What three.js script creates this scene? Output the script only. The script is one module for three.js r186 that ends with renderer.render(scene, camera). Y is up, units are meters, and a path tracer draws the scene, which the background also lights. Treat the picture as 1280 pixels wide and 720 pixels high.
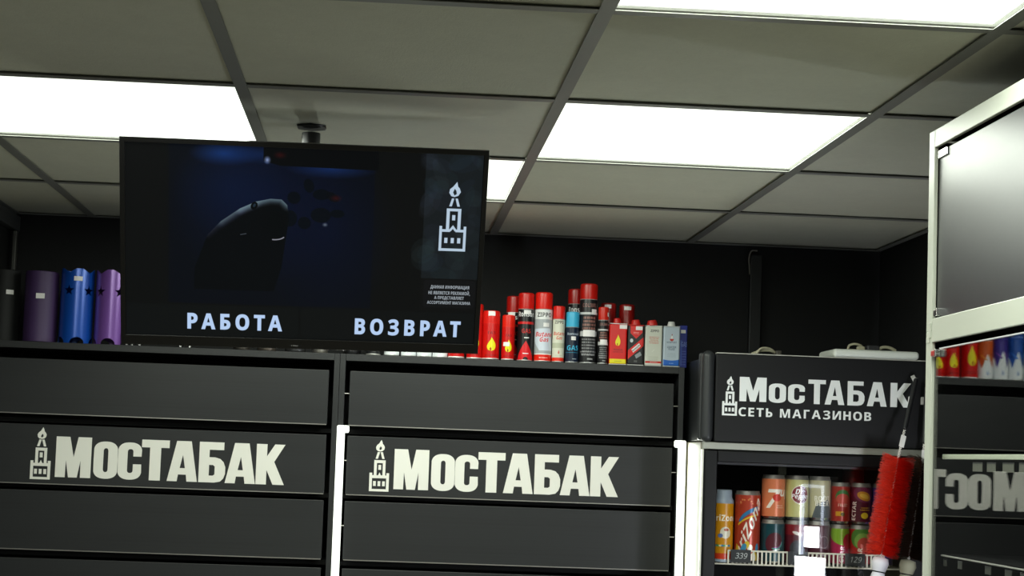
import * as THREE from 'three';
import { RoundedBoxGeometry } from 'three/addons/geometries/RoundedBoxGeometry.js';
import * as BGU from 'three/addons/utils/BufferGeometryUtils.js';
import { FontLoader } from 'three/addons/loaders/FontLoader.js';
import { TextGeometry } from 'three/addons/geometries/TextGeometry.js';
import { RectAreaLightUniformsLib } from 'three/addons/lights/RectAreaLightUniformsLib.js';
import { Brush, Evaluator, SUBTRACTION } from 'three-bvh-csg';

// ---------- camera, exposure, light ----------
const scene = new THREE.Scene();
scene.background = new THREE.Color(0x000000);
const camera = new THREE.PerspectiveCamera(2 * Math.atan(500 / 1962.42) * 180 / Math.PI, 1600 / 1000, 0.05, 60);
camera.setViewOffset(1600, 1000, 800 - 575.27, 500 - 441.36, 1280, 720);      // the photograph is a crop of a larger frame
camera.position.set(0, 1.775, 0);
camera.quaternion.setFromRotationMatrix(new THREE.Matrix4().makeBasis(
  new THREE.Vector3(0.99807, 0.03698, 0.04984), new THREE.Vector3(-0.04015, 0.99714, 0.06406), new THREE.Vector3(-0.04733, -0.06594, 0.99670)));
const renderer = new THREE.WebGLRenderer({ antialias: true });
renderer.toneMapping = THREE.LinearToneMapping;
renderer.toneMappingExposure = 1.0;
renderer.shadowMap.enabled = true;
RectAreaLightUniformsLib.init();
const PANEL = 9.2, STRIP = 30, BOX = 10, LAMP = 95;                                       // radiance of ceiling panels, LED strips, wall light box, work lamp
// ceiling grid: runners at GX, cross tees at GZ (600 mm module); lit cells as [column, row]
const CEIL = 2.45;
const GX = [-1.125, -0.8903, -0.2903, 0.3097, 0.9097, 1.5];
const GZ = []; for (let i = -7; i <= 4; i++) GZ.push(-2.3083 - 0.6 * i);      // GZ[7] = -2.308 ... GZ[11] = -4.708
const LIT = [[1, 8], [3, 8], [2, 9], [3, 6], [1, 6], [3, 3], [1, 1], [3, 0], [1, 4]];  // panels outside the view are added to brighten the signs and shelves
function areaLight(w, h, power, color, pos, look) {
  const l = new THREE.RectAreaLight(color, power, w, h);
  l.position.set(...pos); l.lookAt(...look); l.castShadow = true; scene.add(l); return l;
}
const DAY = 0xf7fff0;
for (const [c, r] of LIT) {
  const x = (GX[c] + GX[c + 1]) / 2, z = (GZ[r] + GZ[r + 1]) / 2;
  areaLight(0.586, 0.586, PANEL, DAY, [x, CEIL + 0.0032, z], [x, 0, z]);
}

// ---------- helpers ----------
let seed = 12345;
const rnd = () => { seed = (seed + 0x6d2b79f5) | 0; let t = Math.imul(seed ^ (seed >>> 15), 1 | seed); t = (t + Math.imul(t ^ (t >>> 7), 61 | t)) ^ t; return ((t ^ (t >>> 14)) >>> 0) / 4294967296; };
const used = {};
function numbered(n) { const k = used[n] = (used[n] ?? -1) + 1; return k ? `${n}_${String(k).padStart(3, '0')}` : n; }
function M(color, roughness = 0.5, extra = {}) { return new THREE.MeshPhysicalMaterial({ color, roughness, metalness: 0, ...extra }); }
function put(name, geo, mat, parent, x = 0, y = 0, z = 0) {
  const m = new THREE.Mesh(geo, mat); m.name = name; m.position.set(x, y, z); m.castShadow = m.receiveShadow = true; parent.add(m); return m;
}
function tag(o, label, category, group) { o.userData.label = label; o.userData.category = category; if (group) o.userData.group = group; return o; }
function thing(name, label, category, x = 0, y = 0, z = 0, group) {
  const g = new THREE.Group(); g.name = numbered(name); g.position.set(x, y, z); scene.add(g); return tag(g, label, category, group);
}
function struct(name, geo, mat, x, y, z) { const m = put(name, geo, mat, scene, x, y, z); m.userData.kind = 'structure'; return m; }
const B = (w, h, d) => new THREE.BoxGeometry(w, h, d);
const RB = (w, h, d, r = 0.003, s = 2) => new RoundedBoxGeometry(w, h, d, s, Math.min(r, w / 2.02, h / 2.02, d / 2.02));
const merge = (list) => BGU.mergeGeometries(list.map((g) => { const q = g.index ? g.toNonIndexed() : g; for (const k of Object.keys(q.attributes)) if (!['position', 'normal', 'uv'].includes(k)) q.deleteAttribute(k); return q; }));
const at = (g, x, y, z) => g.translate(x, y, z);
function canvas(w, h, draw, srgb = true) {
  const c = document.createElement('canvas'); c.width = w; c.height = h; draw(c.getContext('2d'), w, h);
  const t = new THREE.CanvasTexture(c); if (srgb) t.colorSpace = THREE.SRGBColorSpace; t.wrapS = t.wrapT = THREE.RepeatWrapping; t.anisotropy = 8; return t;
}
// value noise in layers, as a tiling greyscale texture
function noiseTex(n, layers, lo, hi, sx = 1, sy = 1) {
  const d = new Uint8Array(n * n * 4), acc = new Float32Array(n * n);
  let tot = 0;
  for (const [cells, amp] of layers) {
    tot += amp; const cx = Math.max(1, Math.round(cells * sx)), cy = Math.max(1, Math.round(cells * sy)), v = new Float32Array(cx * cy).map(() => rnd());
    for (let y = 0; y < n; y++) for (let x = 0; x < n; x++) {
      const fx = x / n * cx, fy = y / n * cy, ix = Math.floor(fx), iy = Math.floor(fy), ax = fx - ix, ay = fy - iy, ux = ax * ax * (3 - 2 * ax), uy = ay * ay * (3 - 2 * ay);
      const p = (i, j) => v[(j % cy) * cx + (i % cx)];
      acc[y * n + x] += amp * ((p(ix, iy) * (1 - ux) + p(ix + 1, iy) * ux) * (1 - uy) + (p(ix, iy + 1) * (1 - ux) + p(ix + 1, iy + 1) * ux) * uy);
    }
  }
  for (let i = 0; i < n * n; i++) { const g = 255 * (lo + (hi - lo) * acc[i] / tot); d[4 * i] = d[4 * i + 1] = d[4 * i + 2] = g; d[4 * i + 3] = 255; }
  const t = new THREE.DataTexture(d, n, n); t.wrapS = t.wrapT = THREE.RepeatWrapping; t.magFilter = THREE.LinearFilter; t.minFilter = THREE.LinearMipmapLinearFilter; t.generateMipmaps = true; t.needsUpdate = true; return t;
}
const tex = (t, rx, ry) => { const c = t.clone(); c.repeat.set(rx, ry); c.needsUpdate = true; return c; };

// ---------- materials ----------
const grain = noiseTex(256, [[128, 0.6], [60, 0.3], [16, 0.2]], 0, 1);
const smear = noiseTex(256, [[6, 0.3], [20, 0.3], [90, 0.4]], 0.9, 1.0);
const wood = noiseTex(256, [[64, 0.6], [24, 0.4], [8, 0.3]], 0.7, 1.0, 0.06, 1);
const tileM = [0xd2d3bf, 0xcfd0bd, 0xd4d5c3].map((c) => M(c, 0.85, { bumpMap: tex(grain, 3, 3), bumpScale: 0.0004, map: tex(smear, 1, 1) }));
const tileGlossM = M(0xcccdbd, 0.62, { map: tex(smear, 1, 1) });
const teeM = M(0x84857f, 0.5, { roughnessMap: tex(smear, 1, 4) });
const wallM = M(0x0b0c0e, 0.8, { bumpMap: tex(grain, 4, 4), bumpScale: 0.0005 });
const floorM = M(0x857d70, 0.5, { map: tex(smear, 4, 4) });
const blackLam = M(0x242527, 0.42, { map: tex(wood, 1, 2), bumpMap: tex(wood, 1, 2), bumpScale: 0.0002 });
const blackIn = M(0x060607, 0.8);
const whiteVinyl = M(0xe6e4dc, 0.5);
const aluM = M(0xb8b4b0, 0.35, { metalness: 0.9 });
const glowM = (i, c = DAY) => new THREE.MeshStandardMaterial({ color: 0xffffff, emissive: c, emissiveIntensity: i, roughness: 0.5 });
const glassM = M(0xffffff, 0.0, { transmission: 1, thickness: 0, ior: 1.39 });
const whiteFrame = M(0xc2c5b9, 0.4, { roughnessMap: tex(smear, 1, 2) });
const blackPlastic = M(0x0b0b0c, 0.35);
const stickerM = M(0xe9e6e4, 0.6);
const chromeM = M(0xdddddd, 0.2, { metalness: 1 });

// ---------- room ----------
const ZB = -4.712, ZF = 1.92, XL = -1.125, XR = 1.5;
struct('floor', B(XR - XL + 0.4, 0.1, ZF - ZB + 0.4), floorM, (XL + XR) / 2, -0.05, (ZB + ZF) / 2);
struct('wall_back', B(XR - XL + 0.4, 2.9, 0.1), wallM, (XL + XR) / 2, 1.42, ZB - 0.05);
struct('wall_front', B(XR - XL + 0.4, 2.9, 0.1), M(0x77756e, 0.8), (XL + XR) / 2, 1.42, ZF + 0.05);
struct('wall_left', B(0.1, 2.9, ZF - ZB), wallM, XL - 0.05, 1.42, (ZB + ZF) / 2);
struct('wall_right', B(0.1, 2.9, ZF - ZB), wallM, XR + 0.05, 1.42, (ZB + ZF) / 2);
struct('trim_1', RB(0.024, 0.046, ZF - ZB - 0.02, 0.004), M(0x3a3c3c, 0.6), XL + 0.012, 2.417, (ZB + ZF) / 2);
struct('trim_2', RB(0.012, 0.36, 0.02, 0.003), M(0x5a5a58, 0.5, { metalness: 0.5 }), XL + 0.02, 2.212, -4.662);

const ceiling = new THREE.Group(); ceiling.name = 'ceiling'; ceiling.userData.kind = 'structure'; scene.add(ceiling);
put('ceiling_slab', B(XR - XL + 0.4, 0.1, ZF - ZB + 0.4), M(0x333333, 0.9), ceiling, (XL + XR) / 2, CEIL + 0.2, (ZB + ZF) / 2);
const tileGeos = {};
for (let c = 0; c < 5; c++) for (let r = 0; r < 11; r++) {
  if (LIT.some(([a, b]) => a === c && b === r)) continue;
  const w = GX[c + 1] - GX[c] - 0.006, k = w.toFixed(3);
  tileGeos[k] ??= RB(w, 0.014, 0.594, 0.002, 1);
  const m = c === 2 && r === 8 ? tileGlossM : tileM[(c * 5 + r * 3) % 3];
  const t = put('ceiling_tile', tileGeos[k], m, ceiling, (GX[c] + GX[c + 1]) / 2, CEIL + 0.0122 + 0.0006 * (rnd() - 0.5), (GZ[r] + GZ[r + 1]) / 2);
  t.rotation.z = (rnd() - 0.5) * 0.002;
}
const runnerG = merge([B(0.024, 0.0012, ZF - ZB), at(B(0.002, 0.036, ZF - ZB), 0, 0.018, 0)]);
for (let c = 1; c < 5; c++) put('main_runner', runnerG, teeM, ceiling, GX[c], CEIL, (ZB + ZF) / 2);
for (let c = 0; c < 5; c++) {
  const w = GX[c + 1] - GX[c] - 0.024, g = merge([B(w, 0.0012, 0.022), at(B(w, 0.03, 0.002), 0, 0.016, 0)]);
  for (let r = 0; r < 11; r++) put('cross_tee', g, teeM, ceiling, (GX[c] + GX[c + 1]) / 2, CEIL + 0.0004, GZ[r]);
}
put('wall_angle', merge([B(XR - XL, 0.0015, 0.02), at(B(XR - XL, 0.02, 0.0015), 0, 0.01, -0.009)]), teeM, ceiling, (XL + XR) / 2, CEIL, ZB + 0.011);
put('wall_angle', merge([B(0.02, 0.0015, ZF - ZB), at(B(0.0015, 0.02, ZF - ZB), 0.009, 0.01, 0)]), teeM, ceiling, XR - 0.011, CEIL, (ZB + ZF) / 2);
put('wall_angle', merge([B(0.02, 0.0015, ZF - ZB), at(B(0.0015, 0.02, ZF - ZB), -0.009, 0.01, 0)]), teeM, ceiling, XL + 0.011, CEIL, (ZB + ZF) / 2);

const LITLABEL = ['square lit ceiling panel above the left side of the screen', 'square lit ceiling panel nearest the white framed cabinet, seen whole', 'square lit ceiling panel half hidden behind the right edge of the screen',
  'square lit ceiling panel cut by the top edge of the photo', 'added unseen lit ceiling panel overhead on the left, just above the photo', 'added unseen lit ceiling panel overhead on the right, behind the camera', 'added unseen lit ceiling panel at the left rear of the shop', 'added unseen lit ceiling panel at the right rear of the shop', 'added unseen lit ceiling panel overhead on the left, level with the white cabinet'];
LIT.forEach(([c, r], i) => {
  const t = thing('ceiling_light', LITLABEL[i], 'light', (GX[c] + GX[c + 1]) / 2, CEIL + 0.0062, (GZ[r] + GZ[r + 1]) / 2, 'LED ceiling panels');
  put('frame', merge([at(B(0.594, 0.012, 0.01), 0, 0.006, 0.292), at(B(0.594, 0.012, 0.01), 0, 0.006, -0.292), at(B(0.01, 0.012, 0.574), 0.292, 0.006, 0), at(B(0.01, 0.012, 0.574), -0.292, 0.006, 0)]), M(0xeeeeee, 0.5), t);
  put('diffuser', B(0.576, 0.006, 0.576), glowM(1.4), t, 0, 0.005, 0);
});

// ---------- lettering and emblem ----------
const font = await new FontLoader().loadAsync('fonts/droid/droid_sans_bold.typeface.json');
function poly(pts, holes = []) { const s = new THREE.Shape(pts.map((p) => new THREE.Vector2(...p))); for (const h of holes) s.holes.push(h instanceof THREE.Path ? h : new THREE.Path(h.map((p) => new THREE.Vector2(...p)))); return s; }
// a ring-like rounded outline: half width a, half height b, corner height k
function roundPts(cx, cy, a, b, k, n = 8) {
  const p = [];
  for (let q = 0; q < 4; q++) for (let i = 0; i <= n; i++) {
    const t = (q + i / n) * Math.PI / 2, c = Math.cos(t), s = Math.sin(t), e = 0.85;
    p.push([cx + a * Math.sign(c) * Math.abs(c) ** e, cy + (b - k) * (s === 0 ? 0 : Math.sign(s)) * (Math.abs(s) > 1e-6 ? 1 : 0) + k * Math.sign(s) * Math.abs(s) ** e]);
  }
  return p.filter((v, i) => i === 0 || Math.hypot(v[0] - p[i - 1][0], v[1] - p[i - 1][1]) > 1e-5);
}
function glyph(ch, heavy) {
  if (!heavy) {
    if (ch === 'М') return [poly([[0, 0], [0, 1], [.35, 1], [.505, .44], [.655, 1], [1, 1], [1, 0], [.745, 0], [.735, .52], [.6, 0], [.4, 0], [.265, .52], [.255, 0]])];
    if (ch === 'Т') return [poly([[.33, 0], [.33, .83], [0, .83], [0, 1], [1, 1], [1, .83], [.67, .83], [.67, 0]])];
    if (ch === 'К') return [poly([[0, 0], [0, 1], [.33, 1], [.33, .64], [.65, 1], [1, 1], [.6, .56], [1, 0], [.64, 0], [.33, .42], [.33, 0]])];
    if (ch === 'А') return [poly([[0, 0], [.31, 1], [.73, 1], [1, 0], [.7, 0], [.645, .2], [.36, .2], [.3, 0]], [[[.405, .36], [.595, .36], [.51, .74]]])];
    if (ch === 'Б') return [poly([[0, 0], [0, 1], [.93, 1], [.93, .83], [.33, .83], [.33, .625], [.6, .625], [.8, .59], [.93, .51], [1, .39], [1, .22], [.94, .11], [.82, .03], [.6, 0]], [[[.33, .16], [.57, .16], [.66, .21], [.66, .41], [.57, .46], [.33, .46]]])];
  }
  const st = heavy ? 0.4 : 0.36;
  if (ch === 'М') return [poly([[0, 0], [0, 1], [.385, 1], [.505, .5], [.62, 1], [1, 1], [1, 0], [.71, 0], [.705, .43], [.62, 0], [.375, 0], [.29, .43], [.28, 0]])];
  if (ch === 'о') return [poly(roundPts(.5, .5, .5, .515, .26), [roundPts(.5, .5, .5 - st, .33, heavy ? .09 : .17).reverse()])];
  if (ch === 'с') {
    const o = roundPts(.5, .5, .5, .515, .26, 10), i = roundPts(.52, .5, .52 - st, .33, heavy ? .08 : .15, 8);
    const up = o.filter((p) => p[1] >= .62 || p[0] < .5), pts = [];
    const outer = o.filter((p) => !(p[0] > .6 && p[1] > .40 && p[1] < .64)), inner = i.filter((p) => !(p[0] > .52 && p[1] > .40 && p[1] < .64));
    // outer runs counter-clockwise from the right: split at the opening
    const so = outer.findIndex((p) => p[1] > .6), oo = [...outer.slice(so), ...outer.slice(0, so)], si = inner.findIndex((p) => p[1] > .6), ii = [...inner.slice(si), ...inner.slice(0, si)];
    return [poly([[.985, .63], ...oo, [.985, .415], [.52 + .52 - st, .415], ...ii.reverse(), [.52 + .52 - st, .63]])];
  }
  if (ch === 'Т') return [poly([[.3, 0], [.3, .81], [0, .81], [0, 1], [1, 1], [1, .81], [.7, .81], [.7, 0]])];
  if (ch === 'А') return [poly([[0, 0], [.29, 1], [.77, 1], [1, 0], [.655, 0], [.625, .17], [.365, .17], [.33, 0]], [[[.41, .33], [.585, .33], [.505, .66]]])];
  if (ch === 'Б') return [poly([[0, 0], [0, 1], [.93, 1], [.93, .81], [.385, .81], [.385, .625], [.6, .625], [.8, .59], [.93, .51], [1, .39], [1, .22], [.94, .11], [.82, .03], [.6, 0]], [[[.385, .17], [.53, .17], [.6, .2], [.6, .4], [.53, .435], [.385, .435]]])];
  if (ch === 'К') return [poly([[0, 0], [0, 1], [.37, 1], [.37, .7], [.64, 1], [1, 1], [.63, .565], [1, 0], [.6, 0], [.37, .36], [.37, 0]])];
}
function letterGeo(ch, w, h, d, heavy = true) { const g = new THREE.ExtrudeGeometry(glyph(ch, heavy), { depth: d, bevelEnabled: false, curveSegments: 8 }); g.scale(w, h, 1); return g; }
function emblemGeo(w, d) {
  const S = [];
  const R = (x0, y0, x1, y1) => [[x0, y0], [x1, y0], [x1, y1], [x0, y1]];
  S.push(poly([[0, 0], [1, 0], [1, .94], [.86, .94], [.86, .82], [.8, .82], [.8, 1.59], [.22, 1.59], [.22, .82], [.14, .82], [.14, .94], [0, .94]],
    [R(.14, .12, .86, .67), [[.36, .82], [.44, .82], [.51, .97], [.58, .82], [.66, .82], [.66, 1.44], [.36, 1.44]]]));
  S.push(poly(R(.2, .27, .34, .52)), poly(R(.43, .27, .57, .52)), poly(R(.66, .27, .8, .52)), poly(R(.44, 1.1, .58, 1.35)));
  S.push(poly([[.28, 1.66], [.4, 1.66], [.5, 2.0], [.38, 2.0]]), poly([[.74, 1.66], [.62, 1.66], [.52, 2.0], [.64, 2.0]]));
  S.push(poly([[.5, 2.03], [.62, 2.05], [.71, 2.14], [.73, 2.26], [.68, 2.36], [.62, 2.42], [.6, 2.52], [.55, 2.62], [.5, 2.55], [.44, 2.44], [.34, 2.36], [.28, 2.25], [.3, 2.13], [.38, 2.05]], [[[.5, 2.1], [.58, 2.16], [.57, 2.24], [.52, 2.3], [.47, 2.22], [.45, 2.15]]]));
  const g = new THREE.ExtrudeGeometry(S, { depth: d, bevelEnabled: false }); g.scale(w, w, 1); return g;
}
const OFF = [['М', 0, .097, .112], ['о', .104, .170, .1], ['с', .1705, .236, .1], ['Т', .235, .311, .112], ['А', .307, .3905, .112], ['Б', .394, .467, .112], ['А', .467, .5507, .112], ['К', .552, .631, .112]];
const LG = OFF.map(([ch, a, b, h]) => letterGeo(ch, b - a, h, 0.0012));
const EMB = emblemGeo(0.0548, 0.0012);

// ---------- shelving units with flaps ----------
const UZ = -4.4, UD = 0.29;
function shelvingUnit(x0, label, signX) {
  const W = 0.973, t = thing('shelving_unit', label, 'shelving', x0 + W / 2, 0, UZ - UD / 2, 'black flap-front cigarette shelving'), L = -W / 2;
  put('side_panel', RB(0.016, 2.05, UD, 0.001, 1), blackLam, t, L + 0.008, 1.026, 0);
  put('side_panel', RB(0.016, 2.05, UD, 0.001, 1), blackLam, t, -L - 0.008, 1.026, 0);
  put('top_board', RB(W - 0.032, 0.019, UD, 0.001, 1), blackLam, t, 0, 2.0415, 0);
  put('base_board', B(W - 0.032, 0.08, UD - 0.02), blackLam, t, 0, 0.041, -0.01);
  put('back_panel', B(W - 0.032, 1.95, 0.006), blackIn, t, 0, 1.055, -UD / 2 + 0.004);
  const rows = [[1.853, 2.004], [1.660, 1.8225], [1.479, 1.6405], [1.2935, 1.4535]];
  for (let k = 1; k < 7; k++) rows.push([1.2935 - 0.186 * k, 1.4535 - 0.186 * k]);
  rows.forEach(([a, b], i) => {
    const fw = 0.915, f = put('flap', RB(fw, b - a, 0.012, 0.0012, 1), blackLam, t, 0, (a + b) / 2, UD / 2 - 0.0085);
    put('edge_strip', B(fw - 0.004, 0.0026, 0.0145), aluM, f, 0, -(b - a) / 2 - 0.0013, 0.001).userData.label = 'thin aluminium edge';
    for (const s of signX < 0 ? [-1] : [-1, 1]) put('hinge_pin', new THREE.CylinderGeometry(0.0017, 0.0017, 0.014, 8).rotateZ(Math.PI / 2), aluM, f, s * (fw / 2 + 0.0065), 0.012, -0.001);
    if (i === 1) {
      const baseY = 1.6785 - (a + b) / 2, px = signX - (x0 + W / 2);
      OFF.forEach(([ch, l], n) => put('letter', LG[n], whiteVinyl, f, px + l, baseY + (ch === 'о' || ch === 'с' ? 0.0012 : 0), 0.006));
      put('emblem', EMB, whiteVinyl, f, px - 0.068, 1.6705 - (a + b) / 2, 0.006);
    }
    if (i > 0) put('inner_shelf', B(W - 0.034, 0.012, UD - 0.05), blackIn, t, 0, b + 0.012, -0.018);
  });
  return t;
}
shelvingUnit(-1.1, 'black shelving unit with flaps under the screen, at the left', -0.8995);
shelvingUnit(-0.1265, 'black shelving unit with flaps under the spray cans, beside the fridge', 0.0361);

// LED strips on the shelving edges
function ledStrip(label, x, y, hook) {
  const t = thing('led_strip', label, 'light', x, 0, UZ + 0.007, 'vertical LED strips');
  put('diffuser', RB(0.022, y - 0.25, 0.011, 0.004, 3), glowM(1.5), t, 0, (y + 0.25) / 2, 0);
  put('end_cap', RB(0.034, 0.0205, 0.0105, 0.005, 3), glowM(1.5), t, hook * 0.0057, y - 0.0098, 0.0005).userData.label = 'glowing bent end';
  areaLight(0.02, y - 0.27, STRIP, DAY, [x, (y + 0.25) / 2, UZ + 0.0135], [x, (y + 0.25) / 2, 0]);
}
ledStrip('glowing white LED strip between the two shelving units', -0.116, 1.8503, 1);
ledStrip('glowing white LED strip beside the fridge', 0.8435, 1.8437, -1);

// ---------- screen on its ceiling pole ----------
const TVW = 0.735, TVH = 0.4263;
const screenTex = canvas(1470, 852, (g, w, h) => {
  const P = (s, t) => [s * w, t * h];
  g.fillStyle = '#0a0c0d'; g.fillRect(0, 0, w, h);
  const glow = (s, t, rx, ry, c0) => { const [x, y] = P(s, t); g.save(); g.translate(x, y); g.scale(rx * w, ry * h); const q = g.createRadialGradient(0, 0, 0, 0, 0, 1); q.addColorStop(0, c0); q.addColorStop(1, c0.replace(/[\d.]+\)$/, '0)')); g.fillStyle = q; g.fillRect(-1, -1, 2, 2); g.restore(); };
  // underwater footage: deep blue water, surface light, a white whale turning its head
  g.fillStyle = '#060a12'; g.fillRect(0.13 * w, 0.02 * h, 0.56 * w, 0.77 * h);
  glow(0.38, 0.3, 0.26, 0.4, 'rgba(7,16,42,0.9)'); glow(0.56, 0.42, 0.2, 0.45, 'rgba(6,13,34,0.8)'); glow(0.30, 0.22, 0.16, 0.25, 'rgba(8,20,46,0.8)');
  glow(0.28, 0.062, 0.10, 0.06, 'rgba(20,52,110,0.9)'); glow(0.40, 0.06, 0.14, 0.05, 'rgba(15,36,78,0.8)'); glow(0.57, 0.115, 0.13, 0.05, 'rgba(18,42,92,0.85)');
  g.fillStyle = '#05070a'; g.beginPath(); g.moveTo(...P(0.385, 0.02)); g.lineTo(...P(0.70, 0.02)); g.lineTo(...P(0.70, 0.115)); g.lineTo(...P(0.43, 0.11)); g.lineTo(...P(0.385, 0.09)); g.fill();
  glow(0.3955, 0.085, 0.011, 0.022, 'rgba(150,170,220,0.9)'); glow(0.43, 0.06, 0.02, 0.02, 'rgba(60,12,14,0.7)');
  g.fillStyle = 'rgba(4,8,14,0.85)';
  for (const [s, t, a, b, r] of [[.47, .26, .018, .03, .3], [.51, .20, .014, .034, -.3], [.545, .24, .024, .026, 0], [.575, .25, .02, .02, .5], [.545, .34, .028, .036, 0], [.5, .38, .018, .03, .2], [.46, .36, .02, .04, 0], [.59, .33, .02, .02, 0]]) { g.beginPath(); g.ellipse(s * w, t * h, a * w, b * h, r, 0, 7); g.fill(); }
  glow(0.585, 0.255, 0.02, 0.02, 'rgba(70,16,18,0.6)'); glow(0.557, 0.385, 0.009, 0.012, 'rgba(120,130,140,0.8)');
  const head = new Path2D(); const c = [[.2, .62], [.235, .455], [.272, .385], [.3238, .3204], [.367, .285], [.4061, .269], [.4366, .2708], [.4522, .2967], [.458, .36], [.45, .46], [.44, .6], [.42, .72], [.2, .72]];
  c.forEach(([s, t], i) => (i ? head.lineTo(s * w, t * h) : head.moveTo(s * w, t * h))); head.closePath();
  g.fillStyle = '#04070b'; g.fill(head); g.save(); g.clip(head);
  for (let i = 0; i < 14; i++) for (const [pts, al] of [[[[.235, .44], [.272, .385], [.3238, .3204]], .25], [[[.272, .385], [.3238, .3204], [.367, .285]], .5], [[[.3238, .3204], [.367, .285], [.4061, .266], [.4366, .267], [.4535, .2967]], 1]]) { g.strokeStyle = `rgba(${96 + i},${118 + i},${138},${(0.03 + 0.010 * i) * al})`; g.lineWidth = (15 - i) * 4; g.lineCap = 'round'; g.beginPath(); pts.forEach(([s, t], k) => (k ? g.lineTo(s * w, t * h) : g.moveTo(s * w, t * h))); g.stroke(); }
  glow(0.42, 0.37, 0.07, 0.09, 'rgba(3,6,9,0.95)'); g.restore();
  g.fillStyle = '#03060a'; g.beginPath(); g.ellipse(0.362 * w, 0.305 * h, 13, 17, 0.5, 0, 7); g.fill(); g.fillStyle = '#1c2a36'; g.beginPath(); g.ellipse(0.3625 * w, 0.303 * h, 5, 8, 0.5, 0, 7); g.fill();
  g.strokeStyle = 'rgba(150,150,160,0.85)'; g.lineWidth = 5; g.beginPath(); g.moveTo(...P(.4125, .4655)); g.quadraticCurveTo(...P(.435, .468), ...P(.4453, .4518)); g.stroke();
  g.strokeStyle = 'rgba(120,130,140,0.5)'; g.lineWidth = 3; g.beginPath(); g.moveTo(...P(.325, .447)); g.lineTo(...P(.342, .441)); g.stroke();
  // side panel, card, bottom bar
  g.fillStyle = '#151a1d'; g.fillRect(.829 * w, .02 * h, .16 * w, .61 * h);
  for (let i = 0; i < 40; i++) { g.fillStyle = `rgba(${40 + rnd() * 20},${58 + rnd() * 20},${64 + rnd() * 20},0.10)`; g.beginPath(); g.ellipse((.83 + rnd() * .155) * w, (.04 + rnd() * .57) * h, 20 + rnd() * 50, 14 + rnd() * 40, rnd() * 3, 0, 7); g.fill(); }
  g.fillStyle = '#0c0d0e'; g.fillRect(.829 * w, .63 * h, .16 * w, .16 * h); g.fillStyle = '#101113'; g.beginPath(); g.roundRect(.838 * w, .637 * h, .145 * w, .138 * h, 12); g.fill();
  g.fillStyle = '#0c0f10'; g.beginPath(); g.roundRect(.015 * w, .80 * h, .475 * w, .15 * h, 14); g.fill(); g.beginPath(); g.roundRect(.497 * w, .80 * h, .487 * w, .15 * h, 14); g.fill();
  const fit = (text, s0, s1, tTop, tBase, color, sp = 0) => { // text squeezed into its measured box
    g.save(); const H = (tBase - tTop) * h; g.font = `bold ${H / 0.714}px sans-serif`; g.letterSpacing = sp + 'px'; const tw = g.measureText(text).width - sp; g.translate(s0 * w, tBase * h); g.scale((s1 - s0) * w / tw, 1); g.fillStyle = color; g.textBaseline = 'alphabetic'; g.fillText(text, 0, 0); if (H > 30) { g.strokeStyle = color; g.lineWidth = 3; g.lineJoin = 'miter'; g.strokeText(text, 0, 0); } g.restore();
  };
  fit('РАБОТА', .1775, .4440, .8420, .9165, '#b4cdf0', 16); fit('ВОЗВРАТ', .6445, .9480, .8435, .9205, '#b4cdf0', 16);
  fit('ДАННАЯ ИНФОРМАЦИЯ', .857, .967, .6635, .6800, '#a4adb4'); fit('НЕ ЯВЛЯЕТСЯ РЕКЛАМОЙ,', .851, .970, .6925, .7085, '#a4adb4');
  fit('А ПРЕДСТАВЛЯЕТ', .869, .953, .717, .7325, '#a4adb4'); fit('АССОРТИМЕНТ МАГАЗИНА', .8495, .9715, .7415, .757, '#a4adb4');
  // tower emblem in outline
  g.save(); g.translate(.874 * w, .492 * h); const u = .075 * w; g.scale(u, -u * (.3407 * h / 2.62) / u); g.strokeStyle = g.fillStyle = '#b4c8da';
  const fr = (x0, y0, x1, y1) => g.fillRect(x0, y0, x1 - x0, y1 - y0);
  fr(0, 0, 1, .1); fr(0, 0, .1, .94); fr(.9, 0, 1, .94); fr(0, .72, .4, .82); fr(.6, .72, 1, .82); fr(.24, .8, .36, 1.6); fr(.66, .8, .78, 1.6); fr(.24, 1.5, .78, 1.6);
  fr(.2, .3, .32, .5); fr(.44, .3, .56, .5); fr(.68, .3, .8, .5); fr(.45, 1.16, .57, 1.36);
  const pl = (a) => { g.beginPath(); a.forEach((p, i) => (i ? g.lineTo(...p) : g.moveTo(...p))); g.fill(); };
  pl([[.36, .8], [.5, .98], [.64, .8], [.58, .74], [.5, .84], [.42, .74]]); pl([[.32, 1.68], [.42, 1.68], [.5, 1.98], [.41, 1.98]]); pl([[.72, 1.68], [.62, 1.68], [.54, 1.98], [.63, 1.98]]);
  pl([[.5, 2.03], [.64, 2.08], [.73, 2.22], [.68, 2.36], [.62, 2.42], [.58, 2.6], [.5, 2.5], [.44, 2.42], [.32, 2.32], [.3, 2.18], [.38, 2.06]]);
  g.fillStyle = '#1d2528'; pl([[.5, 2.09], [.58, 2.15], [.56, 2.26], [.5, 2.34], [.44, 2.2]]); g.restore();
});
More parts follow.
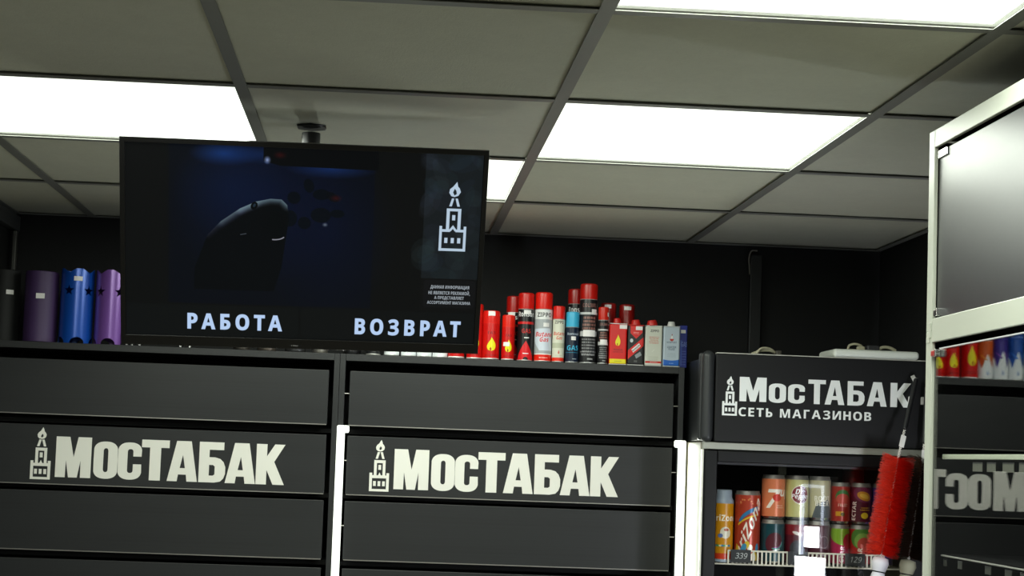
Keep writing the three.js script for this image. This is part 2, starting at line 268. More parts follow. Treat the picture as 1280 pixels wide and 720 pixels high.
{
  const t = thing('television', 'black flat screen tilted down on a ceiling pole, showing a dark underwater scene', 'television', -0.1753, 1.775 + 0.4117, -3.1859);
  t.quaternion.setFromRotationMatrix(new THREE.Matrix4().makeBasis(new THREE.Vector3(.9991, .014, -.0396).normalize(), new THREE.Vector3(.0005, .9389, .3441).normalize(), new THREE.Vector3(.042, -.3438, .9381).normalize()));
  t.quaternion.normalize();
  const bez = M(0x0a0a0b, 0.3);
  const shape = poly([[-TVW / 2, -TVH / 2], [TVW / 2, -TVH / 2], [TVW / 2, TVH / 2], [-TVW / 2, TVH / 2]], [[[-TVW * .488, -TVH * .455], [-TVW * .488, TVH * .479], [TVW * .488, TVH * .479], [TVW * .488, -TVH * .455]]]);
  put('bezel', new THREE.ExtrudeGeometry(shape, { depth: 0.008, bevelEnabled: true, bevelSize: 0.0008, bevelThickness: 0.0008, bevelSegments: 2 }), bez, t, 0, 0, -0.0085);
  const sg = new THREE.PlaneGeometry(TVW * .976, TVH * .934), uv = sg.attributes.uv;
  for (let i = 0; i < 4; i++) { const px = sg.attributes.position.getX(i), py = sg.attributes.position.getY(i) + TVH * .012; uv.setXY(i, px / TVW + .5, py / TVH + .5); }
  put('screen', sg, M(0x020202, 0.32, { specularIntensity: 0.45, emissive: 0xffffff, emissiveMap: screenTex, emissiveIntensity: 1.0 }), t, 0, TVH * .012, -0.0045);
  put('screen_backing', B(TVW - 0.01, TVH - 0.01, 0.012), blackPlastic, t, 0, 0, -0.0145);
  put('back_housing', RB(TVW * .72, TVH * .62, 0.034, 0.012, 3), blackPlastic, t, 0, -0.04, -0.036);
  put('brand_mark', B(0.0265, 0.0032, 0.0006), new THREE.MeshPhysicalMaterial({ color: 0xffffff, roughness: 0.5, map: canvas(128, 20, (g) => { g.fillStyle = '#0a0a0b'; g.fillRect(0, 0, 128, 20); g.fillStyle = '#b8b8b8'; g.font = 'bold 20px sans-serif'; g.fillText('V·Digm', 24, 17); }) }), t, -0.0125, -TVH * .4855, 0.0006);
  const p = thing('ceiling_pole_mount', 'black steel pole with a flange fixing the screen to the ceiling', 'mount', -0.1745, 0, -3.268);
  put('pole', new THREE.CylinderGeometry(0.0195, 0.0195, 0.27, 28), M(0x17181a, 0.28, { metalness: 0.3 }), p, 0, 2.305, 0);
  put('ceiling_flange', new THREE.CylinderGeometry(0.035, 0.033, 0.0035, 6), blackPlastic, p, 0, 2.4528, 0);
  put('mounting_bracket', RB(0.12, 0.1, 0.012, 0.002), blackPlastic, p, 0, 2.22, -0.001);
}

// ---------- spray cans and tins on the shelf ----------
const SY = 2.0512, SZ = -4.402;                                               // shelf top, its front edge
const cap = (r, h, c, rough = 0.28) => [new THREE.LatheGeometry([[0, h], [r * .82, h], [r * .93, h - r * .05], [r, h - r * .2], [r, 0], [r * .93, 0]].map((p) => new THREE.Vector2(...p)), 32), M(c, rough)];
function wrapSticker(parent, r, y, w, h, ang, name = 'price_sticker') {
  const th = w / r; return put(name, new THREE.CylinderGeometry(r + .0005, r + .0005, h, 8, 1, true, ang - th / 2, th), stickerM, parent, 0, y, 0);
}
function labelTex(draw, w = 384, h = 320) { return canvas(w, h, draw); }
// u = 0.5 is the front: draw around x = w / 2
function aerosol(name, label, group, o) {
  const { x, z, r, h, capH, capC, draw, base = 0xd8d8d6, stickers = [], capR = 0.985 } = o, sh = 0.003;
  const t = thing(name, label, 'spray can', x, SY, z, group), bh = h - capH - sh - 0.003;
  put('base_rim', new THREE.LatheGeometry([[r * .7, 0.002], [r * .9, 0], [r * 1.0, 0.0015], [r * 1.01, 0.0035], [r * .98, 0.0045]].map((p) => new THREE.Vector2(...p)), 32), M(base, 0.3, { metalness: 0.6 }), t);
  const b = put('body', new THREE.CylinderGeometry(r, r, bh, 36, 1, true), M(0xffffff, 0.3, { map: labelTex(draw) }), t, 0, 0.003 + bh / 2, 0); b.rotation.y = Math.PI + (o.turn || 0);
  put('shoulder', new THREE.LatheGeometry([[r, 0], [r * .99, sh * .6], [r * .9, sh]].map((p) => new THREE.Vector2(...p)), 32), M(o.shoulder || 0x8a8a88, 0.35), t, 0, 0.003 + bh, 0);
  const [cg, cm] = cap(r * capR, capH + sh * .8, capC); put('cap', cg, cm, t, 0, h - capH - sh * .8, 0);
  for (const [y, w, hh, a] of stickers) wrapSticker(t, y > h - capH - sh ? r * capR : r, y, w * 1.22, hh * 1.15, a);
  return t;
}
const bg = (g, w, h, c) => { g.fillStyle = c; g.fillRect(0, 0, w, h); };
const txt = (g, s, x, y, px, c, sx = 1, st = 'bold') => { g.save(); g.translate(x, y); g.scale(sx, 1); g.fillStyle = c; g.font = `${st} ${px}px sans-serif`; g.textAlign = 'center'; g.fillText(s, 0, 0); g.restore(); };
const flame = (g, x, y, s, c, hole) => {
  g.fillStyle = c; g.beginPath(); g.moveTo(x, y - s * 1.25); g.bezierCurveTo(x + s * .25, y - s * .7, x + s * .62, y - s * .3, x + s * .58, y + s * .3); g.bezierCurveTo(x + s * .55, y + s * .8, x + s * .25, y + s, x, y + s); g.bezierCurveTo(x - s * .3, y + s, x - s * .6, y + s * .75, x - s * .58, y + s * .25); g.bezierCurveTo(x - s * .5, y - s * .3, x - s * .05, y - s * .6, x, y - s * 1.25); g.fill();
  if (hole) { g.fillStyle = hole; g.beginPath(); g.ellipse(x - s * .08, y + s * .72, s * .13, s * .26, 0, 0, 7); g.fill(); }
};
const lines = (g, x, y, w, n, step, c, hgt = 4) => { g.fillStyle = c; for (let i = 0; i < n; i++) { const q = w * (.75 + .25 * rnd()); for (let k = -q / 2; k < q / 2; k += 9) g.fillRect(x + k, y + i * step, 4 + rnd() * 4, hgt); } };
const redFlame = (g, w, h) => { bg(g, w, h, '#c40f0b'); txt(g, 'ГАЗ', w / 2, h * .30, 34, '#6e1014'); flame(g, w / 2, h * .60, 56, '#e6dc1c', '#a8500a'); txt(g, 'BUTANE', w / 2, h * .93, 24, '#8a1413'); g.fillStyle = '#f3f0ec'; g.fillRect(0, h - 6, w, 6); };
const A0 = 0.0;
aerosol('lighter_gas_can', 'red flame can beside the screen edge with a sticker on its top', 'spray cans on the shelf', { x: .2959, z: SZ - .026, r: .0244, h: .1398, capH: .034, capC: '#d51c14', shoulder: 0xd51c14, draw: redFlame, stickers: [[.131, .016, .011, -0.05]], capR: 1.0 });
aerosol('lighter_gas_can', 'smaller red gas can with a sticker across its yellow flame', 'spray cans on the shelf', { x: .3445, z: SZ - .022, r: .0184, h: .1296, capH: .032, capC: '#d8200f', shoulder: 0xd8200f, draw: redFlame, stickers: [[.046, .0155, .01, -0.35]], capR: 1.0 });
const blackRed = (g, w, h) => { bg(g, w, h, '#131315'); g.fillStyle = '#c41c1c'; g.fillRect(0, h * .24, w, 16); txt(g, 'GAS', w / 2, h * .47, 40, '#c41c1c'); txt(g, 'Ronson', w / 2, h * .14, 42, '#dcdcdc'); g.fillStyle = '#d61c24'; g.beginPath(); g.moveTo(w * .3, h); g.quadraticCurveTo(w * .38, h * .78, w * .5, h * .62); g.quadraticCurveTo(w * .6, h * .78, w * .7, h); g.fill(); g.fillStyle = '#e8e8e8'; g.fillRect(w * .46, h * .55, w * .1, 6); g.fillRect(w * .44, h * .86, w * .12, 6); g.fillStyle = '#131315'; g.beginPath(); g.arc(w / 2, h, 20, 0, 7); g.fill(); };
aerosol('lighter_gas_can', 'black gas can with dark red cap, half hidden behind the smaller flame can', 'spray cans on the shelf', { x: .3640, z: SZ - .085, r: .0225, h: .190, capH: .046, capC: '#a8140f', draw: blackRed, stickers: [[.137, .018, .010, -0.45]] });
aerosol('lighter_gas_can', 'black gas can with a red flame rising from its base and a red cap', 'spray cans on the shelf', { x: .3935, z: SZ - .026, r: .0228, h: .1947, capH: .045, capC: '#c5160f', draw: blackRed, stickers: [[.139, .017, .010, 0.1]] });
aerosol('lighter_gas_can', 'tall silver gas can with a bright red cap and red base band', 'spray cans on the shelf', { x: .4437, z: SZ - .027, r: .0251, h: .1983, capH: .047, capC: '#dc1c10', draw: (g, w, h) => { bg(g, w, h, '#a5a9ad'); g.fillStyle = '#e2e2e2'; g.fillRect(0, 0, w, h * .19); txt(g, '▸ZIPPO', w / 2 - 6, h * .145, 38, '#1a1a1c'); g.fillStyle = '#cfd6e2'; g.beginPath(); g.moveTo(w * .3, h * .38); g.lineTo(w * .62, h * .36); g.lineTo(w * .72, h * .8); g.lineTo(w * .42, h * .8); g.lineTo(w * .3, h * .62); g.fill(); txt(g, 'Butane', w / 2, h * .53, 40, '#d42222', 1, 'italic bold'); txt(g, 'Gas', w / 2, h * .63, 38, '#d42222', 1, 'italic bold'); g.fillStyle = '#f0eeea'; g.fillRect(0, h * .86, w, 6); g.fillStyle = '#e0200e'; g.fillRect(0, h * .88, w, h * .12); lines(g, w / 2, h * .93, 60, 1, 8, '#f4c8c0', 6); }, stickers: [[.105, .014, .010, 0.25]] });
aerosol('lighter_gas_can', 'slim cream gas can with a red cap and red foot', 'spray cans on the shelf', { x: .4870, z: SZ - .020, r: .0172, h: .1607, capH: .036, capC: '#d81e14', draw: (g, w, h) => { bg(g, w, h, '#d6d6c4'); txt(g, 'ZIPPO', w / 2, h * .1, 34, '#333'); txt(g, 'Butane', w / 2, h * .38, 38, '#d2482e', 1, 'italic bold'); txt(g, 'Gas', w / 2, h * .48, 36, '#d2482e', 1, 'italic bold'); g.fillStyle = '#b9bca2'; g.fillRect(0, h * .56, w, h * .12); flame(g, w / 2, h * .78, 14, '#c86a58'); lines(g, w / 2, h * .85, 80, 2, 12, '#b0b09c'); g.fillStyle = '#e0301a'; g.fillRect(0, h * .91, w, h * .09); } });
aerosol('lighter_gas_can', 'black gas can with a dark red cap behind the blue-capped can', 'spray cans on the shelf', { x: .5420, z: SZ - .085, r: .0235, h: .218, capH: .042, capC: '#a3130f', draw: blackRed });
aerosol('lighter_gas_can', 'short navy gas can with a sky blue cap', 'spray cans on the shelf', { x: .5265, z: SZ - .022, r: .0193, h: .1459, capH: .042, capC: '#3fb0d8', draw: (g, w, h) => { bg(g, w, h, '#101e33'); txt(g, 'Ronson', w / 2, h * .22, 32, '#aab4c0'); txt(g, 'GAS', w / 2, h * .66, 62, '#3cb4da'); g.fillStyle = '#2b7f9e'; g.fillRect(w * .3, h * .72, w * .4, 5); g.fillStyle = '#a8b0b8'; g.fillRect(w * .5, h * .9, 40, 7); }, stickers: [[.070, .011, .009, 0.1]] });
const greyText = (g, w, h) => { bg(g, w, h, '#19191b'); txt(g, 'COLIBRI', w / 2, h * .12, 26, '#9a6a62'); g.fillStyle = '#c8c8c8'; g.fillRect(0, h * .2, w, 12); lines(g, w / 2, h * .27, 110, 4, 18, '#9c6a60', 12); g.fillStyle = '#bdbdbd'; g.fillRect(w * .3, h * .5, w * .42, 26); lines(g, w / 2, h * .62, 110, 6, 15, '#8e8e90', 8); lines(g, w / 2, h * .82, 130, 2, 16, '#a4a4a6', 6); g.fillStyle = '#9a9a9a'; g.fillRect(w * .48, h * .93, 40, 8); };
aerosol('lighter_gas_can', 'tallest can on the shelf, black with grey print and a red cap', 'spray cans on the shelf', { x: .5712, z: SZ - .027, r: .0251, h: .2283, capH: .0435, capC: '#c0180f', draw: greyText, stickers: [[.086, .030, .016, 0.05], [.148, .014, .012, 0.6]] });
aerosol('lighter_gas_can', 'slim black gas can with a red cap right of the tallest can', 'spray cans on the shelf', { x: .6135, z: SZ - .018, r: .0150, h: .1632, capH: .036, capC: '#cc2414', draw: greyText, stickers: [[.063, .018, .012, 0.1], [.142, .007, .010, 1.0]] });
const darkRed = (g, w, h) => { bg(g, w, h, '#8c120f'); txt(g, 'GAS', w / 2, h * .4, 50, '#6a0d0c'); g.fillStyle = '#b9473c'; g.fillRect(w * .5, h * .1, 6, h * .5); };
aerosol('lighter_gas_can', 'dark red can in the back row behind the slim black can', 'spray cans on the shelf', { x: .6370, z: SZ - .09, r: .0225, h: .182, capH: .03, capC: '#8c120f', shoulder: 0x8c120f, capR: 1, draw: darkRed, stickers: [[.171, .016, .009, -0.2]] });
aerosol('lighter_gas_can', 'dark red can in the back row behind the red rectangular tin', 'spray cans on the shelf', { x: .6910, z: SZ - .09, r: .0225, h: .180, capH: .03, capC: '#8c120f', shoulder: 0x8c120f, capR: 1, draw: darkRed, stickers: [[.168, .017, .009, -0.05]] });
aerosol('lighter_gas_can', 'red can mostly hidden by the right edge of the screen', 'spray cans on the shelf', { x: .2500, z: SZ - .030, r: .0225, h: .158, capH: .034, capC: '#cc1a12', shoulder: 0xcc1a12, draw: redFlame, capR: 1 });
aerosol('lighter_gas_can', 'red can with only its foot showing below the right corner of the screen', 'spray cans on the shelf', { x: .1985, z: SZ - .026, r: .0235, h: .195, capH: .036, capC: '#d01c12', shoulder: 0xd01c12, draw: redFlame, capR: 1, stickers: [[.120, .018, .014, 0.2]] });
const stripe = (c1, c2) => (g, w, h) => { bg(g, w, h, '#dfe3e6'); g.fillStyle = c1; g.fillRect(0, 0, w, h * .34); g.beginPath(); g.moveTo(0, h * .3); g.lineTo(w, h * .3); for (let i = 8; i >= 0; i--) g.lineTo(w * i / 8, h * (i % 2 ? .74 : .34)); g.fill(); g.fillStyle = c2; for (let i = 0; i < 6; i++) { g.save(); g.translate(w * i / 6, h * .5); g.rotate(-.7); g.fillRect(0, 0, 70, 12); g.restore(); } flame(g, w / 2, h * .85, 18, '#8fa4c6'); };
[[.1530, '#c4541e', '#d98a30', 'white-footed can under the screen, next left of the red cans', .150], [.1085, '#3b2f86', '#7c4aa0', 'white-footed can under the screen, second left of the red cans', .165], [.0640, '#2450a4', '#3f7ad0', 'white-footed can under the screen, third left of the red cans', .165], [.0165, '#3a78c0', '#7fb2e0', 'white-footed can under the screen, fourth left of the red cans', .160]].forEach(([x, c1, c2, l, h]) =>
  aerosol('lighter_gas_can', l, 'spray cans on the shelf', { x, z: SZ - .026, r: .0215, h, capH: .036, capC: c1, shoulder: 0xdedede, draw: stripe(c1, c2), capR: 1 }));
aerosol('lighter_gas_can', 'dark can with a pale rim under the screen, leftmost of the can row', 'spray cans on the shelf', { x: -.035, z: SZ - .026, r: .0205, h: .15, capH: .03, capC: '#1b1b1c', base: 0xe8e6e0, draw: (g, w, h) => { bg(g, w, h, '#18191b'); } });

// low things that just show under the screen
[[-.7250, .010], [-.7060, .010], [-.6890, .010], [-.5720, .010], [-.5500, .010]].forEach(([x, r], i) => {
  const t = thing('lighter', 'small dark lighter with a bright metal foot, ' + ['leftmost of five', 'second of five', 'middle of five', 'fourth of five', 'rightmost of five'][i] + ' under the screen', 'lighter', x, SY, SZ - .014, 'small lighters under the screen');
  put('body', RB(.016, .034, .011, .003), M(0x161618, .4), t, 0, .021, 0); put('foot', RB(.0065, .005, .0112, .001), chromeM, t, i % 2 ? -.002 : .002, .0025, .0004); put('wheel_guard', RB(.012, .008, .009, .002), chromeM, t, 0, .042, 0);
});
[[-.405, .05, 0x55504c], [-.335, .055, 0x6b635c], [-.255, .06, 0x4a4a4c], [-.185, .045, 0x8a8680], [-.095, .05, 0x2a2a2c]].forEach(([x, w, c], i) => {
  const t = thing('herb_grinder', 'low round metal grinder under the screen, ' + ['leftmost', 'second', 'middle', 'fourth', 'rightmost'][i] + ' of five', 'grinder', x, SY, SZ - .03, 'round grinders under the screen');
  const m = M(c, .35, { metalness: .8 });
  put('lower_cup', new THREE.LatheGeometry([[0, 0], [w * .44, 0], [w * .48, .002], [w * .48, .016], [w * .45, .017]].map((p) => new THREE.Vector2(...p)), 32), m, t);
  put('lid', new THREE.LatheGeometry([[w * .45, .017], [w * .5, .018], [w * .5, .031], [w * .46, .033], [0, .033]].map((p) => new THREE.Vector2(...p)), 32), m, t);
});

// rectangular fluid tins
function tin(label, x, w, h, side, draw, capSpec, opt = {}) {
  const d = opt.d || .024, t = thing('lighter_fluid_tin', label, 'tin', x, SY, SZ - d / 2 - .002, 'rectangular fluid tins');
  const s = M(side, .35), f = M(0xffffff, .35, { map: labelTex(draw, 256, 512) });
  put('body', new RoundedBoxGeometry(w, h - .004, d, 3, .005), [s, s, s, s, f, s], t, 0, .002 + (h - .004) / 2, 0);
  put('base_rim', RB(w * 1.005, .0028, d * 1.01, .0012), M(0xd5d5d2, .35, { metalness: .5 }), t, 0, .0014, 0);
  put('top_rim', RB(w * .98, .003, d * .98, .0012), M(opt.rim || 0xcfcfcc, .35, { metalness: .4 }), t, 0, h - .002, 0);
  if (capSpec) { const [cx, cw, ch, cc, tilt] = capSpec; const c = put('spout_cap', new THREE.LatheGeometry([[0, ch], [cw * .36, ch], [cw * .42, ch * .9], [cw * .5, ch * .3], [cw * .5, 0]].map((p) => new THREE.Vector2(...p)), 24), M(cc, .4), t, cx, h - .001, 0); if (tilt) c.rotation.z = tilt; }
  for (const [sx, sy, sw, sh] of opt.stickers || []) put('price_sticker', B(sw, sh, .0006), stickerM, t, sx, sy, d / 2 + .0004);
  return t;
}
tin('red rectangular tin with a yellow flame and a yellow base', .6554, .0500, .1185, 0xc8130e, (g, w, h) => { bg(g, w, h, '#d3120d'); flame(g, w / 2 - 6, h * .42, 66, '#e4dc1a', '#b03a0c'); txt(g, 'PREMIUM', w / 2, h * .67, 30, '#7c1210'); txt(g, 'LIGHTER FLUID', w / 2, h * .72, 22, '#7c1210'); g.fillStyle = '#e8d816'; g.fillRect(0, h * .88, w, h * .12); lines(g, w / 2, h * .93, 120, 1, 8, '#8a7a10', 7); }, [-.003, .022, .0155, '#c01510'], { stickers: [[.0135, .108, .021, .011]] });
tin('black tin with a red diagonal band and a red spout', .7059, .0470, .1165, 0x151516, (g, w, h) => { bg(g, w, h, '#161617'); g.fillStyle = '#d21a16'; g.beginPath(); g.moveTo(w * .12, 0); g.lineTo(w * .9, 0); g.lineTo(w * .9, h * .18); g.lineTo(w * .5, h * .34); g.lineTo(w * .14, h * .2); g.fill(); lines(g, w / 2, h * .17, 110, 2, 16, '#f0b8b4', 6); g.save(); g.translate(w / 2, h * .58); g.rotate(-.62); g.fillStyle = '#d21a16'; g.fillRect(-w, -48, 2 * w, 96); g.fillStyle = '#e9e6e4'; g.fillRect(-70, -24, 150, 48); txt(g, 'RONSON', 4, 14, 34, '#1a1a1a'); g.restore(); g.fillStyle = '#c9ccd0'; g.beginPath(); g.arc(w * .22, h * .39, 26, 0, 7); g.fill(); g.fillStyle = '#8e9498'; g.save(); g.translate(w * .66, h * .76); g.rotate(-.5); g.fillRect(-50, -26, 100, 52); g.restore(); lines(g, w * .5, h * .9, 60, 2, 12, '#8a8a8a', 7); }, [.000, .026, .0150, '#c21a14', .06], { rim: 0xb03028, stickers: [[.008, .106, .019, .0105]] });
tin('white tin with red print, a red foot band and a tilted red spout', .7569, .0490, .1165, 0xd2d2c8, (g, w, h) => { bg(g, w, h, '#d3d5ca'); txt(g, '▸ZIPPO', w / 2, h * .15, 46, '#2a2a2c'); lines(g, w / 2, h * .27, 150, 5, 20, '#cf7a68', 10); lines(g, w / 2, h * .78, 170, 4, 18, '#b7bbad', 7); g.strokeStyle = '#e8eadf'; g.lineWidth = 6; g.beginPath(); g.moveTo(w * .4, h * .66); g.lineTo(w * .55, h * .6); g.stroke(); g.fillStyle = '#cc1d16'; g.fillRect(0, h * .9, w, h * .05); g.fillStyle = '#e5e5de'; g.fillRect(0, h * .95, w, h * .05); lines(g, w / 2, h * .915, 110, 1, 8, '#efc4be', 8); }, [-.0035, .030, .0155, '#c8201a', .12]);
tin('pale blue tin with a blue wave base and a white spout', .8080, .0480, .1165, 0xb4c2cf, (g, w, h) => { bg(g, w, h, '#b7c4d2'); flame(g, w / 2, h * .27, 34, '#c6d0da'); g.fillStyle = '#c0392e'; g.beginPath(); g.arc(w / 2, h * .30, 34, .1, 3.0); g.fill(); flame(g, w / 2, h * .26, 22, '#e8e4e2'); flame(g, w / 2 + 2, h * .2, 12, '#8c2a20'); txt(g, 'NEWPORT', w / 2, h * .42, 34, '#6f7f94'); txt(g, 'LIGHTER', w / 2, h * .545, 36, '#51627a'); txt(g, 'FLUID', w / 2, h * .60, 36, '#51627a'); lines(g, w / 2, h * .68, 150, 3, 20, '#9fadbb', 7); g.fillStyle = '#1a62c4'; g.beginPath(); g.moveTo(0, h * .84); g.quadraticCurveTo(w / 2, h * .89, w, h * .83); g.lineTo(w, h); g.lineTo(0, h); g.fill(); lines(g, w / 2, h * .93, 80, 1, 8, '#a9c6ee', 8); }, [-.0005, .022, .0135, '#d8d8d6'], { rim: 0xc8ccd0 });
{
  const t = thing('blue_lighter_box', 'narrow dark blue box with a white sticker at the right end of the shelf', 'box', .8465, SY, SZ - .045);
  put('body', RB(.022, .1215, .03, .002), [0, 0, 0, 0, 1, 0].map((k) => M(k ? 0xffffff : 0x16267e, .35, k ? { map: labelTex((g, w, h) => { bg(g, w, h, '#17288a'); g.fillStyle = '#3a56b4'; g.fillRect(w * .05, h * .35, w * .3, h * .6); txt(g, 'GAS', w * .6, h * .5, 60, '#6f86cc'); lines(g, w * .6, h * .6, 80, 6, 24, '#5068b6', 9); }, 128, 384) } : {})), t, 0, .0608, 0);
  put('price_sticker', B(.0135, .0095, .0006), stickerM, t, -.001, .104, .0154);
}

// ---------- metal wind covers at the left end of the shelf ----------
const ev = new Evaluator(); ev.attributes = ['position', 'normal', 'uv']; ev.useGroups = false;
function tubeShell(r, h, sides, thick) {
  const a = new Brush(new THREE.CylinderGeometry(r, r, h, sides).translate(0, h / 2, 0)); a.updateMatrixWorld();
  const b = new Brush(new THREE.CylinderGeometry(r - thick, r - thick, h + .02, sides).translate(0, h / 2, 0)); b.updateMatrixWorld();
  return ev.evaluate(a, b, SUBTRACTION);
}
function starShape(s) { const p = []; for (let i = 0; i < 10; i++) { const q = i % 2 ? s * .42 : s, a = Math.PI / 2 + i * Math.PI / 5; p.push([q * Math.cos(a), q * Math.sin(a)]); } return poly(p); }
function cut(brush, geo, ang, y, r) { geo.translate(0, 0, r - .02); const c = new Brush(geo); c.rotation.y = ang; c.position.y = y; c.updateMatrixWorld(); return ev.evaluate(brush, c, SUBTRACTION); }
function windCover(label, x, z, turn, color, extra) {
  const r = .0465, h = .2095, n = 5; let b = tubeShell(r, h, 60, .0016);
  for (let i = 0; i < n; i++) {
    const a = i / n * Math.PI * 2;
    b = cut(b, new THREE.ExtrudeGeometry(starShape(.0165), { depth: .04, bevelEnabled: false }), a + Math.PI / n, h - .062, r);                       // star holes
    const v = new THREE.Shape(); v.moveTo(-.028, .004); v.quadraticCurveTo(-.012, -.004, 0, -.0125); v.quadraticCurveTo(.012, -.004, .028, .004); v.lineTo(-.028, .004);
    b = cut(b, new THREE.ExtrudeGeometry(v, { depth: .04, bevelEnabled: false }), a + Math.PI / n, h, r);                                       // scalloped crown
    const ar = new THREE.Shape(); ar.moveTo(-.020, -.004); ar.lineTo(.020, -.004); ar.lineTo(.019, .006); ar.quadraticCurveTo(.014, .0165, 0, .0175); ar.quadraticCurveTo(-.014, .0165, -.019, .006); ar.lineTo(-.020, -.004);
    b = cut(b, new THREE.ExtrudeGeometry(ar, { depth: .04, bevelEnabled: false }), a, 0, r);                                           // foot arches
  }
  const t = thing('wind_cover', label, 'wind cover', x, SY, z, 'metal wind covers'); t.rotation.y = turn;
  put('tube', b.geometry, M(color, .26, { metalness: .25, clearcoat: .4, clearcoatRoughness: .15 }), t);
  if (extra !== undefined) wrapSticker(t, r, .181, .0235, .0125, extra);
  return t;
}
const WZ = SZ - .05;
windCover('glossy blue tube with star holes and a sticker near its rim', -.8735, WZ, .28, '#0f4cae', -.08);
windCover('glossy lilac tube with star holes, touching the left edge of the screen', -.7755, WZ, .0, '#7c50a4');
{
  const p = thing('purple_case', 'dull dark purple tube-shaped case left of the blue star tube', 'case', -.9735, SY, WZ, 'cases left of the star tubes');
  const g = new THREE.LatheGeometry([[0, 0], [.046, 0], [.0475, .002], [.0475, .197], [.0455, .199], [0, .199]].map((q) => new THREE.Vector2(...q)), 10);
  put('case', g, M('#3d2752', .55, { bumpMap: tex(wood, 4, .2), bumpScale: .0006 }), p); p.children[0].rotation.y = .31;
  put('price_sticker', B(.024, .0145, .0008), stickerM, p, .007, .128, .0468);
  const k = thing('black_case', 'black tube-shaped case with a small white sticker in the left corner', 'case', -1.0815, SY, WZ - .03, 'cases left of the star tubes');
  put('case', new THREE.LatheGeometry([[0, 0], [.039, 0], [.0405, .002], [.0405, .201], [.0385, .203], [0, .203]].map((q) => new THREE.Vector2(...q)), 32), M('#060708', .7), k);
  wrapSticker(k, .0405, .139, .0215, .0125, .55);
}

// cable duct on the back wall
{
  const d = thing('cable_duct', 'dark vertical cable duct on the back wall above the fridge', 'cable duct', 1.1125, 0, ZB + .0125);
  put('cover', RB(.036, 2.4, .024, .003), M(0x17191b, .5), d, 0, 1.22, 0);
  const c = new THREE.CatmullRomCurve3([[.0, 2.432, .016], [-.018, 2.43, .017], [-.024, 2.41, .014], [-.021, 2.385, .008], [-.018, 2.36, .003]].map((p) => new THREE.Vector3(...p)));
  const k = thing('cable', 'thin grey cable looping from the ceiling to the wall duct', 'cable', 1.1125, 0, ZB + .0125); put('cable_run', new THREE.TubeGeometry(c, 24, .0022, 8), M(0x77746c, .5), k);
}

